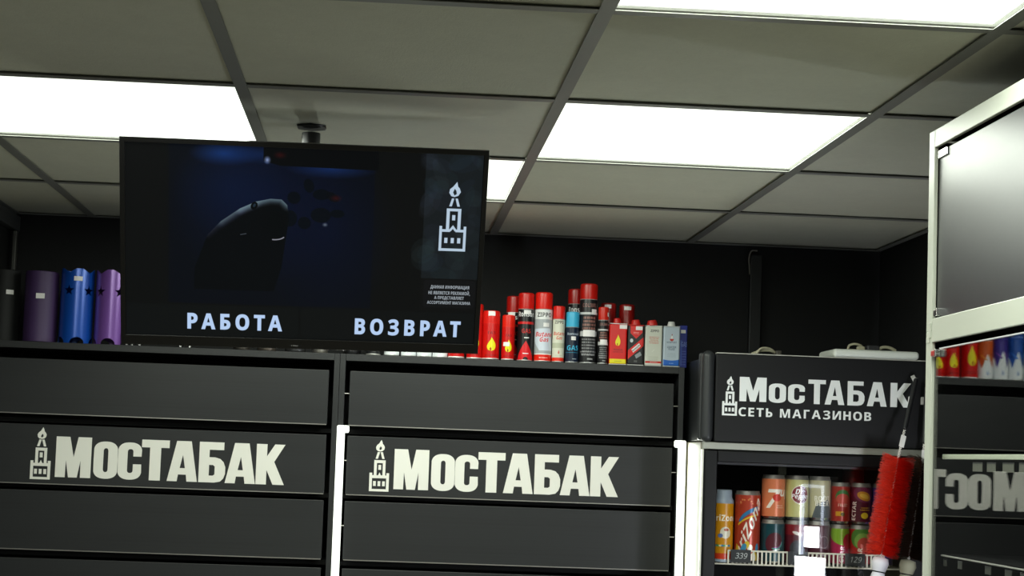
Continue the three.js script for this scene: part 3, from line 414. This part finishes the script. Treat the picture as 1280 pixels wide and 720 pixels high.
// ---------- drink fridge ----------
const FX0 = .8595, FX1 = 1.467, FZ = -4.18, FD = .48, FC = (FX0 + FX1) / 2, FW = FX1 - FX0;
{
  const t = thing('drink_fridge', 'upright drinks fridge with a black sign panel above its glass door', 'fridge', FC, 0, FZ);
  const body = M(0x7a7666, .45), black = M(0x141416, .4);
  put('side_panel', RB(.02, 1.76, FD - .03, .002), body, t, -FW / 2 + .01, .96, -FD / 2 - .015);
  put('side_panel', RB(.02, 1.76, FD - .03, .002), body, t, FW / 2 - .01, .96, -FD / 2 - .015);
  put('back_panel', B(FW - .04, 1.76, .012), blackIn, t, 0, .96, -FD + .006);
  put('base', B(FW - .002, .1, FD - .03), black, t, 0, .05, -FD / 2 - .01);
  put('inner_top', B(FW - .04, .012, FD - .06), M(0x2a2a2c, .6), t, 0, 1.8, -FD / 2 - .01);
  put('top_housing', RB(FW - .012, .228, FD - .04, .004), M(0x1c1e20, .45), t, 0, 1.956, -FD / 2 - .018);
  const topper = put('sign_panel', RB(.5785, .238, .03, .004, 2), M(0x141416, .5, { specularIntensity: .6 }), t, .0145, 1.9605, -.015);
  topper.userData.label = 'black illuminated-sign style panel with white lettering';
  put('corner_trim', new THREE.CapsuleGeometry(.0165, .215, 6, 20).scale(1, 1, 1), M(0x2b2d2f, .4), t, -FW / 2 + .0105, 1.9625, -.012);
  put('corner_trim', RB(.0135, .236, .03, .006, 3), M(0x303234, .4), t, -FW / 2 - .0025, 1.9625, -.034);
  put('top_trim', RB(.58, .003, .02, .001), M(0xc9c7c0, .4), t, .018, 2.0805, -.014);
  put('front_strip', RB(FW - .004, .019, .03, .002), M(0xa9aaa2, .4, { metalness: .3 }), t, 0, 1.8305, -.022);
  put('left_rail', RB(.0035, 1.72, .028, .001), M(0xcfcfc6, .4), t, -FW / 2 + .0018, .96, -.018);
  // letters on the sign: same emblem, wider spaced and lighter letters
  const F2 = [['М', 0, .073, .0655], ['о', .0795, .1265, .0505], ['с', .132, .178, .0505], ['Т', .187, .2345, .0655], ['А', .2325, .286, .0655], ['Б', .2945, .341, .0655], ['А', .348, .402, .0655], ['К', .412, .468, .0655]];
  const sx = .9543 - FC - .0145, sy = 1.9525 - 1.9605, sm = M(0xeceeee, .5);
  for (const [ch, a, b, h] of F2) put('letter', letterGeo(ch, b - a, h, .001, false), sm, topper, sx + a, sy, .015);
  put('emblem', emblemGeo(.0405, .001), sm, topper, .908 - FC - .0145, 1.9127 - 1.9605, .015);
  const word = 'СЕТЬ МАГАЗИНОВ', gs = []; let cx = 0;
  for (const ch of word) { if (ch === ' ') { cx += .0125; continue; } const g = new TextGeometry(ch, { font, size: .0235, depth: .001, curveSegments: 4, bevelEnabled: false }); g.computeBoundingBox(); const bb = g.boundingBox; g.translate(-bb.min.x + cx, 0, 0); cx += bb.max.x - bb.min.x + .0058; gs.push(g); }
  const lg = merge(gs); lg.scale(.3617 / (cx - .0058), 1, 1); put('small_lettering', lg, sm, topper, .9529 - FC - .0145, 1.9125 - 1.9605, .015);
  // door
  const door = new THREE.Group(); door.name = 'door'; t.add(door); door.position.set(0, 0, 0);
  const dw = FW - .006, y0 = .11, y1 = 1.818, ft = .0345;
  const dfm = M(0x0d0d0f, .45, { specularIntensity: .6 });
  put('door_frame', merge([at(RB(ft, y1 - y0, .036, .004), -dw / 2 + ft / 2, (y0 + y1) / 2, 0), at(RB(ft, y1 - y0, .036, .004), dw / 2 - ft / 2, (y0 + y1) / 2, 0), at(RB(dw - 2 * ft, .031, .036, .004), 0, y1 - .0155, 0), at(RB(dw - 2 * ft, .05, .036, .004), 0, y0 + .025, 0)]), dfm, door, .003, 0, -.018);
  put('inner_gasket', at(B(dw - 2 * ft, .006, .01), 0, y1 - .034, 0), M(0x4a4a4d, .5), door, .003, 0, -.03);
  put('glass_pane', B(dw - 2 * ft + .01, y1 - y0 - .07, .005), glassM, door, .003, (y0 + y1) / 2 + .008, -.014);
  // wire shelf with slotted front rail
  const wm = M(0xd8d4c4, .45), shelf = new THREE.Group(); shelf.name = 'wire_shelf'; t.add(shelf);
  const sw = FW - .075;
  put('shelf_frame', merge([at(RB(sw, .0045, .005, .002), 0, 0, .155), at(RB(sw, .0045, .005, .002), 0, 0, -.155), at(RB(.005, .0045, .31, .002), -sw / 2, 0, 0), at(RB(.005, .0045, .31, .002), sw / 2, 0, 0)]), wm, shelf, 0, 1.5135, FD * -.5 + .04);
  for (let i = 0; i < 26; i++) put('shelf_wire', B(.0028, .0028, .31), wm, shelf, -sw / 2 + (i + .5) * sw / 26, 1.5135, FD * -.5 + .04);
  put('front_rail', RB(.4300, .0048, .004, .0015), wm, shelf, 1.158 - FC, 1.5500, -.045);
  for (let i = 0; i < 38; i++) put('rail_bar', B(.0042, .034, .0028), wm, shelf, .945 + i * .01152 - FC, 1.5325, -.045);
  put('lower_shelf', merge([at(B(sw, .006, .31), 0, 0, 0)]), blackIn, t, 0, 1.2, FD * -.5 + .04);
}
// drink cans
const CZ = FZ - .075, CY = 1.5157;
const canTop = M(0x77736e, .45, { metalness: .5 });
function drinkCan(label, x, y, z, r, h, draw, turn = 0, capC) {
  const t = thing('drink_can', label, 'drink can', x * .985, y, z, 'drinks on the fridge shelf');
  const prof = [[0, .004], [r * .74, 0], [r * .8, .001], [r, .009]].map((p) => new THREE.Vector2(...p));
  put('base', new THREE.LatheGeometry(prof, 28), chromeM, t);
  const b = put('body', new THREE.CylinderGeometry(r, r, h - .02, 32, 1, true), M(0xffffff, .3, { map: labelTex(draw, 512, 256), metalness: .15 }), t, 0, .009 + (h - .02) / 2, 0); b.rotation.y = Math.PI + turn;
  put('lid', new THREE.LatheGeometry([[r, 0], [r * .97, .003], [r * .9, .0075], [r * .92, .010], [r * .87, .011], [r * .84, .007], [0, .007]].map((p) => new THREE.Vector2(...p)), 28), canTop, t, 0, h - .011, 0);
  return t;
}
const blob = (g, x, y, a, b, c, r = 0) => { g.fillStyle = c; g.beginPath(); g.ellipse(x, y, a * 1.3, b * 1.15, r, 0, 7); g.fill(); };
const txK = (g, t, x, y, px, ...a) => txt(g, t, x, y, px * 1.4, ...a);
const dY = (g, w, h) => { bg(g, w, h, '#c98a12'); txK(g, 'AriZona', w / 2, h * .3, 40, '#efe8d8'); blob(g, w / 2 + 6, h * .5, 30, 34, '#dcd6c0'); blob(g, w / 2 - 30, h * .55, 14, 12, '#5870a8'); blob(g, w / 2 + 12, h * .45, 14, 8, '#a84a22'); for (let i = 0; i < 9; i++) blob(g, w * .3 + i * 16, h * .72, 9, 6, ['#3f9a58', '#dfe0b0', '#4a80b0'][i % 3]); g.fillStyle = '#c63a1c'; g.fillRect(0, h * .85, w, h * .1); g.fillStyle = '#9aa6b6'; g.fillRect(0, h * .95, w, h * .05); };
const dR = (g, w, h) => { bg(g, w, h, '#a83a24'); for (let i = 0; i < 30; i++) blob(g, w * rnd(), h * .12 * rnd() + 8, 5, 3, '#cc7a4a'); g.lineWidth = 16; g.strokeStyle = '#3070a0'; g.beginPath(); g.moveTo(w * .36, h * .42); g.quadraticCurveTo(w * .42, h * .26, w * .6, h * .2); g.stroke(); g.lineWidth = 7; g.strokeStyle = '#d8b42a'; g.beginPath(); g.moveTo(w * .34, h * .46); g.quadraticCurveTo(w * .44, h * .34, w * .6, h * .3); g.stroke(); g.save(); g.translate(w / 2, h * .54); g.rotate(-.95); txK(g, 'ariZona', 0, 14, 54, '#ebe4da', 1, 'italic bold'); g.restore(); for (let i = 0; i < 16; i++) blob(g, w * .28 + rnd() * w * .44, h * (.76 + .22 * rnd()), 14, 12, ['#3f88b0', '#d8b834', '#a8281c', '#e0d8c8'][i % 4], i); };
const d7 = (g, w, h) => { bg(g, w, h, '#d2764e'); txK(g, '7', w / 2 - 40, h * .78, 130, '#ece4d8', 1, 'italic bold'); blob(g, w / 2 + 8, h * .5, 24, 22, '#c3301f'); txK(g, 'up', w / 2 + 74, h * .46, 60, '#ece4d8', 1, 'italic bold'); lines(g, w / 2 + 30, h * .7, 50, 2, 14, '#ead0c0', 6); };
const dD = (g, w, h) => { bg(g, w, h, '#bcb878'); g.save(); g.translate(w / 2 + 6, h * .4); blob(g, 0, 0, 52, 56, '#d8d0c0'); blob(g, 0, 0, 47, 51, '#7c1722'); txK(g, 'Dr', -14, -4, 36, '#eee', 1, 'italic bold'); txK(g, 'Pepper', 2, 26, 30, '#eee', 1, 'italic bold'); g.restore(); lines(g, w / 2 + 20, h * .72, 50, 2, 18, '#6a6638', 5); };
const dB = (g, w, h) => { bg(g, w, h, '#b8b088'); g.fillStyle = '#3b4244'; g.beginPath(); g.moveTo(w * .34, h); g.lineTo(w * .42, h * .62); g.lineTo(w * .6, h * .5); g.lineTo(w * .72, h); g.fill(); txK(g, 'ROOT', w / 2, h * .55, 34, '#e6e2d2'); txK(g, 'BEER', w / 2, h * .68, 34, '#e6e2d2'); };
const dT = (g, w, h) => { bg(g, w, h, '#123f47'); blob(g, w / 2 - 8, h * .5, 46, 62, '#54202a', .5); g.strokeStyle = '#58b6a8'; g.lineWidth = 7; g.beginPath(); g.arc(w / 2, h * .45, 56, .1, 2); g.stroke(); g.strokeStyle = '#a060a8'; g.lineWidth = 4; g.beginPath(); g.arc(w / 2, h * .45, 48, .2, 1.8); g.stroke(); blob(g, w / 2 - 4, h * .72, 34, 6, '#c8d0cc', -.3); };
const dM = (g, w, h) => { bg(g, w, h, '#541522'); g.fillStyle = '#7c1a22'; g.fillRect(0, 0, w, h * .28); blob(g, w / 2 - 10, h * .24, 30, 10, '#d6cfc8', .3); blob(g, w / 2 - 6, h * .64, 46, 50, '#37383e'); };
const dP = (g, w, h) => { bg(g, w, h, '#4c2430'); g.strokeStyle = '#8c7c80'; g.lineWidth = 5; g.beginPath(); g.arc(w / 2 + 20, h * .45, 40, 0, 7); g.stroke(); lines(g, w / 2, h * .8, 70, 2, 16, '#a09090', 5); };
const dG = (g, w, h) => { bg(g, w, h, '#98281e'); blob(g, w / 2, h * .3, 50, 46, '#3a6a34'); blob(g, w / 2, h * .36, 46, 34, '#b8483c'); txK(g, 'FRUIT', w / 2, h * .58, 22, '#d8a898'); g.fillStyle = '#c08a1c'; g.fillRect(w * .38, h * .72, 70, 34); blob(g, w / 2, h * .8, 14, 12, '#5a4a10'); };
const dF = (g, w, h) => { bg(g, w, h, '#4f1626'); blob(g, w / 2, h * .22, 64, 48, '#6e2a48', .3); blob(g, w / 2 + 6, h * .26, 44, 28, '#c8862c', .3); blob(g, w / 2 + 6, h * .26, 28, 14, '#e0b048', .3); g.save(); g.translate(w / 2 - 58, h * .7); g.rotate(-1.5); txK(g, 'ECTAR', 0, 0, 34, '#e2d6cc'); g.restore(); lines(g, w / 2 + 14, h * .58, 80, 2, 16, '#c8962e', 8); blob(g, w / 2 + 10, h * .82, 22, 20, '#d6b22c'); };
const dL = (g, w, h) => { bg(g, w, h, '#a11c46'); blob(g, w / 2, h * .2, 90, 60, '#7ba02a', .2); blob(g, w / 2 + 60, h * .36, 40, 50, '#a82838'); g.save(); g.translate(w / 2 + 4, h * .8); g.rotate(-1.5); txK(g, 'ECTAR', 0, 12, 36, '#e2c8d0'); g.restore(); };
const dW = (g, w, h) => { bg(g, w, h, '#a82420'); blob(g, w / 2, h * .26, 74, 70, '#4c7c32'); blob(g, w / 2, h * .34, 50, 52, '#7ba04a'); blob(g, w / 2 + 10, h * .44, 40, 46, '#b6473a'); g.save(); g.translate(w / 2 - 20, h * .82); g.rotate(-1.5); txK(g, 'ECTAR', 0, 12, 34, '#e4d8c8'); g.restore(); };
const dV = (g, w, h) => { bg(g, w, h, '#3c2c6c'); blob(g, w / 2, h * .3, 60, 50, '#6c3a8c'); g.save(); g.translate(w / 2 - 30, h * .7); g.rotate(-1.5); txK(g, 'ECTAR', 0, 12, 34, '#d8d0e0'); g.restore(); };
const dK = (g, w, h) => { bg(g, w, h, '#5a1014'); };
const CR = .0315;
{ // tall yellow bottle with a grey cap
  const t = thing('drink_bottle', 'tall yellow bottle with a grey top, leftmost drink in the fridge', 'bottle', .9350, CY, CZ - .004, 'drinks on the fridge shelf'), r = .0285;
  const b = put('body', new THREE.CylinderGeometry(r, r, .158, 32, 1, true), M(0xffffff, .3, { map: labelTex(dY, 460, 384) }), t, 0, .081, 0); b.rotation.y = Math.PI;
  put('base', new THREE.LatheGeometry([[0, .004], [r * .8, 0], [r, .003]].map((p) => new THREE.Vector2(...p)), 28), chromeM, t);
  put('cap', new THREE.LatheGeometry([[r, .16], [r * .98, .168], [r * .84, .176], [r * .82, .194], [r * .78, .197], [0, .197]].map((p) => new THREE.Vector2(...p)), 28), M(0x8d99a6, .4), t);
}
drinkCan('tall red and yellow can with slanted white lettering', 1.0180, CY, CZ - .004, .0345, .196, dR);
drinkCan('dark teal can under the orange one', 1.0885, CY, CZ, CR, .121, dT);
drinkCan('orange can with a large white seven, stacked second from the left', 1.0880, CY + .1213, CZ, CR, .121, d7);
drinkCan('maroon can with a grey spot, under the cream can', 1.1545, CY, CZ, CR, .121, dM);
drinkCan('cream can with a round dark red badge', 1.1540, CY + .1213, CZ, CR, .121, dD);
drinkCan('purple brown can with a pale ring, third of the lower row', 1.2180, CY, CZ, .0295, .121, dP);
drinkCan('beige can with a dark grey wedge, third of the upper row', 1.2178, CY + .1213, CZ, .0295, .121, dB);
drinkCan('pink can with a green top, below the red watermelon can', 1.2765, CY, CZ, .0265, .114, dL);
drinkCan('red can with a green fruit, between the beige and the passion fruit can', 1.2765, CY + .1143, CZ, .0265, .114, dG);
drinkCan('red can with a cut green melon, below the passion fruit can', 1.3335, CY, CZ, .0295, .114, dW);
drinkCan('dark maroon can with a cut passion fruit', 1.3333, CY + .1143, CZ, .0295, .114, dF);
drinkCan('violet can beside the red bottle brush, lower of two', 1.3960, CY, CZ, .0295, .114, dV);
drinkCan('violet can beside the red bottle brush, upper of two', 1.3960, CY + .1143, CZ, .0295, .114, dV);
drinkCan('dark red can in the second row behind the passion fruit can', 1.3330, CY, CZ - .070, .030, .272, dK);
[['339', .9780, 'black chalk tag reading 339 on the fridge shelf'], ['199', 1.1340, 'black chalk tag reading 199 behind the bright reflection'], ['129', 1.2910, 'black chalk tag reading 129 beside the red brush']].forEach(([s, x, l]) => {
  const t = thing('price_tag', l, 'price tag', x, 1.5360, FZ - .0395, 'chalk price tags in the fridge'), m = M(0x1d1f21, .6), f = M(0xffffff, .6, { map: canvas(160, 96, (g, w, h) => { bg(g, w, h, '#1f2224'); g.strokeStyle = g.fillStyle = '#b8bcbc'; g.font = 'italic 58px sans-serif'; g.textAlign = 'center'; g.fillText(s, w / 2, 66); }) });
  put('plate', B(.055, .0345, .002), [m, m, m, m, f, m], t);
});

// things on the fridge
{
  const t = thing('white_router_tray', 'long flat white plastic case lying on top of the fridge', 'case', 1.327, 2.0825, FZ - .075);
  put('case', RB(.236, .0225, .15, .009, 4), M(0xe6eae2, .35), t, 0, .0113, 0);
  const cm = M(0xb9b49c, .5), tube = (pts, r = .0032) => new THREE.TubeGeometry(new THREE.CatmullRomCurve3(pts.map((p) => new THREE.Vector3(...p))), 40, r, 8);
  const c1 = thing('cable_coil', 'small coil of beige cable on the white case', 'cable', 1.287, 2.1052, FZ - .06, 'beige cables on the fridge');
  put('cable_run', tube([[-.022, .003, 0], [-.018, .014, 0], [-.004, .0185, .004], [.014, .014, .004], [.022, .004, 0], [.01, .003, -.02], [-.012, .004, -.018]]), cm, c1); put('plug', RB(.022, .012, .014, .004), cm, c1, .012, .0065, .006);
  const c2 = thing('power_adapter', 'dark grey adapter with a beige lead on the white case', 'adapter', 1.352, 2.1052, FZ - .06);
  put('adapter_body', RB(.034, .016, .03, .004), M(0x3a3a3e, .5), c2, -.02, .008, 0); put('lead', tube([[-.004, .006, .004], [.01, .0125, .006], [.03, .011, .006], [.044, .004, .006]], .0045), cm, c2);
  const c3 = thing('cable_bundle', 'bundle of beige cable lying on the fridge left of the white case', 'cable', 1.046, 2.0825, FZ - .07, 'beige cables on the fridge');
  for (let i = 0; i < 3; i++) put('cable_run', tube([[-.045 + i * .006, .004, .004 * i], [-.022, .012 + .003 * i, .004 * i], [.004, .014 + .003 * i, 0], [.026, .008, -.01]]), cm, c3); put('plug', RB(.016, .016, .018, .004), M(0x4a4640, .5), c3, .03, .008, -.004);
}

// ---------- bottle brushes ----------
function bottleBrush(label, top, bot, handleTop, color, dark, tuft) {
  const T = new THREE.Vector3(...top), Bt = new THREE.Vector3(...bot), H = new THREE.Vector3(...handleTop), dir = Bt.clone().sub(T), L = dir.length(); dir.normalize();
  const t = thing('bottle_brush', label, 'brush', T.x, T.y, T.z, 'bottle brushes hung on the fridge');
  t.quaternion.setFromUnitVectors(new THREE.Vector3(0, -1, 0), dir);
  const R = .0445, n = 6500, pos = [], nor = [], col = [], c = new THREE.Color(color), c2 = new THREE.Color(dark);
  for (let i = 0; i < n; i++) {
    const y = -L * rnd(), a = -y / .0074 * Math.PI * 2 + (i % 2) * Math.PI + (rnd() + rnd() + rnd() - 1.5) * 1.5, r = R * (.82 + .2 * rnd() + .04 * Math.sin(y * 900)), w = .00036, tilt = (rnd() - .5) * .02, q = rnd(), k = c.clone().lerp(c2, q * q * .6), dx = Math.cos(a), dz = Math.sin(a);
    for (const [ux, uy, uz] of [[-dz * w, 0, dx * w], [0, w, 0]]) {
      const p0 = [dx * .0022 - ux, y - uy, dz * .0022 - uz], p1 = [dx * .0022 + ux, y + uy, dz * .0022 + uz], p2 = [dx * r + ux, y + uy + tilt, dz * r + uz], p3 = [dx * r - ux, y - uy + tilt, dz * r - uz];
      for (const P of [p0, p1, p2, p0, p2, p3]) { pos.push(...P); nor.push(dx * .75, .66, dz * .75); col.push(k.r, k.g, k.b); }
    }
  }
  const g = new THREE.BufferGeometry(); g.setAttribute('position', new THREE.Float32BufferAttribute(pos, 3)); g.setAttribute('normal', new THREE.Float32BufferAttribute(nor, 3)); g.setAttribute('color', new THREE.Float32BufferAttribute(col, 3));
  const b = put('bristles', g, M(0xffffff, .9, { vertexColors: true, side: THREE.DoubleSide, transmission: .4, thickness: 0, specularIntensity: .3 }), t); b.userData.kind = 'stuff';
  const hd = H.clone().sub(T).applyQuaternion(t.quaternion.clone().invert()), HL = hd.length(), hq = new THREE.Quaternion().setFromUnitVectors(new THREE.Vector3(0, 1, 0), hd.clone().normalize()), wireL = HL - .155, tw = [];
  for (const s of [0, Math.PI]) { const p = []; for (let i = 0; i <= 160; i++) { const y = wireL - i / 160 * (wireL + L + .008), a = s + i * .9, v = new THREE.Vector3(Math.cos(a) * .0022, y, Math.sin(a) * .0022); if (y > 0) v.applyQuaternion(hq); p.push(v); } tw.push(new THREE.TubeGeometry(new THREE.CatmullRomCurve3(p), 420, .0014, 5)); }
  put('twisted_wire', merge(tw), M(0xf0ece6, .5), t);
  const along = (d) => new THREE.Vector3(0, d, 0).applyQuaternion(hq);
  const gp = put('grip', new THREE.CapsuleGeometry(.0062, .145, 6, 16), M(0x1b1b1d, .45), t, ...along(wireL + .0775)); gp.quaternion.copy(hq);
  const pt = put('paper_tag', B(.0135, .034, .0012), stickerM, t, ...along(wireL - .034)); pt.position.z += .004; pt.quaternion.copy(hq);
  const tf = put('end_tuft', new THREE.LatheGeometry([[.002, 0], [.019, -.004], [.0225, -.018], [.018, -.035], [.0155, -.04], [.0165, -.045], [.021, -.062], [.019, -.085], [0, -.09]].map((p) => new THREE.Vector2(...p)).reverse(), 20), M(tuft, .6, { bumpMap: tex(wood, 1, .2), bumpScale: .002 }), t, 0, -L - .006, 0); tf.userData.label = 'pale soft tip';
  put('tuft_ring', new THREE.TorusGeometry(.0162, .0016, 8, 24).rotateX(Math.PI / 2), blackPlastic, t, 0, -L - .046, 0);
  return t;
}
bottleBrush('red bottle brush with a twisted wire core, hung on the fridge sign', [1.3562, 1.8146, -4.075], [1.3167, 1.5614, -4.075], [1.4260, 2.0300, -4.150], '#ff4428', '#d01a10', '#d4d2da');
bottleBrush('dark brown bottle brush hung between the red brush and the white cabinet', [1.4438, 1.8154, -4.133], [1.4092, 1.5536, -4.133], [1.4560, 2.0100, -4.152], '#4a2c1a', '#1a0f08', '#a8a690');
[[1.4300, 2.0305, 'upper white hook holding the red brush on the fridge sign', .5], [1.4200, 1.972, 'lower white hook beside the red brush grip on the fridge sign', -.15], [1.4550, 1.972, 'white hook behind the dark brown brush', 0]].forEach(([x, y, l, rot]) => {
  const t = thing('wall_hook', l, 'hook', x, y, FZ, 'white plastic hooks'); t.rotation.z = rot;
  put('hook_plate', RB(.0115, .021, .003, .0014), stickerM, t, 0, 0, .0016); put('hook_arm', new THREE.TubeGeometry(new THREE.CatmullRomCurve3([[0, -.006, .003], [0, -.008, .016], [0, -.004, .022], [0, .002, .022]].map((p) => new THREE.Vector3(...p))), 16, .0018, 8), stickerM, t);
});

// ---------- white framed display cabinet on the right ----------
const X0 = .932, CZ1 = -2.6655, CZ0 = -1.15;
{
  const t = thing('display_cabinet', 'tall white framed cabinet with glass front along the right wall', 'cabinet', X0, 0, CZ1), zl = CZ0 - CZ1, D = XR - X0 - .012, mid = zl / 2, pw = .0275;
  const dark = M(0x08090a, .9, { specularIntensity: .25 });
  for (const z of [pw / 2, mid, zl - pw / 2]) { put('post', RB(.007, 2.02 - .02, pw, .0015), whiteFrame, t, .0035, 1.02, z); put('post', RB(.007, .349, pw, .0015), whiteFrame, t, .0035, 2.1945, z); }
  const rw = zl - 2 * pw;
  put('top_rail', RB(.007, .0315, rw, .0015), whiteFrame, t, .0037, 2.3533, mid);
  put('middle_rail', RB(.007, .041, rw, .0015), whiteFrame, t, .0037, 2.0207, mid);
  put('bottom_rail', RB(.007, .06, rw, .0015), whiteFrame, t, .0037, .05, mid);
  put('joint_plate', RB(.002, .026, .011, .0008), whiteFrame, t, -.0008, 2.021, pw * .72);
  put('joint_plate', RB(.002, .010, .016, .0008), whiteFrame, t, -.0006, 2.005, pw * .45);
  put('end_panel', B(D - .04, 2.34, .012), dark, t, .0085 + (D - .04) / 2, 1.18, .006); put('post', RB(.03, 2.36, pw, .0015), whiteFrame, t, D - .015, 1.185, pw / 2);
  put('end_panel', B(D - .012, 2.34, .012), dark, t, .0085 + (D - .012) / 2, 1.18, zl - .006);
  put('back_panel', B(.012, 2.34, zl - .024), dark, t, D - .006, 1.18, mid);
  put('top_panel', B(D - .008, .012, zl), dark, t, D / 2 + .004, 2.362, mid);
  put('divider_shelf', B(D - .045, .016, zl - .03), dark, t, .03 + (D - .045) / 2, 2.02, mid);
  for (const [za, zb] of [[pw + .003, mid - .015], [mid + .015, zl - pw - .003]]) {
    const w = zb - za, c = (za + zb) / 2;
    const d = put('upper_door', RB(.010, .289, w, .0015), M(0x2a2a2e, .34, { roughnessMap: tex(smear, 1, 1) }), t, .012, 2.1868, c); d.userData.label = 'satin grey panel door';
    put('hinge', RB(.0035, .0145, .044, .003, 2), chromeM, d, -.0065, .1375, -w / 2 + .022);
    put('hinge', RB(.009, .011, .014, .002), blackPlastic, d, -.008, -.137, -w / 2 + .010); put('hinge_pin', RB(.011, .013, .003, .001), chromeM, d, -.008, -.136, -w / 2 + .020);
    const gl = put('glass_pane', B(.002, 1.905, w), glassM, t, .0055, 1.0355, c); gl.userData.label = 'clear glass front pane';
    put('pane_edge', B(.0055, .0022, w - .03), M(0xcfd0d6, .3), gl, 0, .9525, .012);
    put('pane_clip', RB(.009, .010, .02, .002), M(0xa81a14, .4), gl, -.004, .945, -w / 2 + .011); put('pane_clip', RB(.010, .013, .004, .001), chromeM, gl, -.0045, .945, -w / 2 + .023);
    for (const [y, x, m] of [[1.8065, .02, M(0xd7ddc9, .35)], [1.640, .02, M(0xb0b0aa, .35)], [1.46, .02, blackPlastic], [1.2, .02, blackPlastic], [.9, .02, blackPlastic]]) {
      const s = put('shelf', B(D - .05, .006, w), dark, t, x + .004 + (D - .05) / 2, y - .001, c); put('front_edge', RB(.004, y > 1.7 ? .0085 : .003, w - .004, .0012), m, s, -(D - .05) / 2 - .002, 0, 0);
    }
  }
}
const tagRow = (y, zs, h, c, where) => zs.forEach(([z, w], i) => {
  const t = thing('shelf_tag', `${where}, ${['first', 'second', 'third', 'fourth', 'fifth', 'sixth'][i]} from the white post`, 'price tag', X0 + .0235, y, z, 'grey price tags in the cabinet'); put('card', B(.001, h, w), M(c, .7), t); put('holder', B(.0012, .003, w + .002), blackPlastic, t, .0004, h / 2 + .0012, 0);
});
tagRow(1.7885, [[-2.482, .040], [-2.425, .034], [-2.358, .042], [-2.300, .033], [-2.235, .036]], .0125, 0x6f7066, 'grey tag hanging under the pale upper cabinet shelf');
tagRow(1.6270, [[-2.62, .014], [-2.552, .018], [-2.432, .024], [-2.352, .026], [-2.292, .03]], .0105, 0x484a44, 'dim tag hanging under the lower cabinet shelf');

// light box on the right wall, seen only as a bright reflection in the fridge door
{
  const z0 = -3.055, w = .42, h = 1.235, y0 = .5, t = thing('wall_light_box', 'white framed light box on the right wall between fridge and cabinet', 'light', XR - .012, 0, z0);
  put('frame', merge([at(RB(.024, .02, w + .04, .003), 0, y0 + h + .01, 0), at(RB(.024, .02, w + .04, .003), 0, y0 - .01, 0), at(RB(.024, h, .02, .003), 0, y0 + h / 2, w / 2 + .01), at(RB(.024, h, .02, .003), 0, y0 + h / 2, -w / 2 - .01)]), M(0xc8ccd0, .35), t);
  put('back_board', B(.006, h, w), new THREE.MeshStandardMaterial({ color: 0x9aa4aa, emissive: 0xdfeaf2, emissiveIntensity: .6, roughness: .5 }), t, .006, y0 + h / 2, 0);
  put('light_tube', RB(.012, h - .02, .024, .005), glowM(10, 0xdbe8ff), t, 0, y0 + h / 2, .155); put('light_tube', RB(.010, h - .02, .010, .004), glowM(7, 0xdbe8ff), t, 0, y0 + h / 2, -.095); put('light_tube', RB(.010, .010, .24, .004), glowM(6, 0xdbe8ff), t, 0, y0 + h - .016, .03);
  areaLight(.024, h - .03, BOX, DAY, [XR - .0195, y0 + h / 2, z0 + .155], [0, y0 + h / 2, z0 + .155]);
  // twin LED work lamp on the same wall, turned to the fridge: the two white patches in the door, and the neutral light on fridge, brushes and right ceiling tile
  const l = thing('work_lamp', 'twin headed white LED lamp on the right wall, turned towards the fridge', 'lamp', XR - .075, 0, -3.255);
  put('wall_arm', RB(.07, .02, .02, .003), blackPlastic, l, .036, 1.505, .02); put('upright', RB(.014, .24, .014, .003), blackPlastic, l, 0, 1.505, .018);
  for (const [y, w2, dx] of [[1.555, .055, 0], [1.455, .11, -.004]]) {
    const hd = new THREE.Group(); hd.name = 'lamp_head'; l.add(hd); hd.position.set(dx, y, 0); hd.rotation.y = Math.PI + .75;
    put('housing', RB(w2 + .01, .08, .022, .004), blackPlastic, hd, 0, 0, -.012); put('diffuser', RB(w2, .07, .004, .0015), glowM(14, 0xf6f9ff), hd, 0, 0, .001);
    const d = [-Math.sin(.75), 0, -Math.cos(.75)], px = XR - .075 + dx + d[0] * .005, pz = -3.255 + d[2] * .005;
    areaLight(w2 - .004, .066, LAMP, 0xf4f8ff, [px, y, pz], [px + d[0], y, pz + d[2]]);
  }
}

renderer.render(scene, camera);
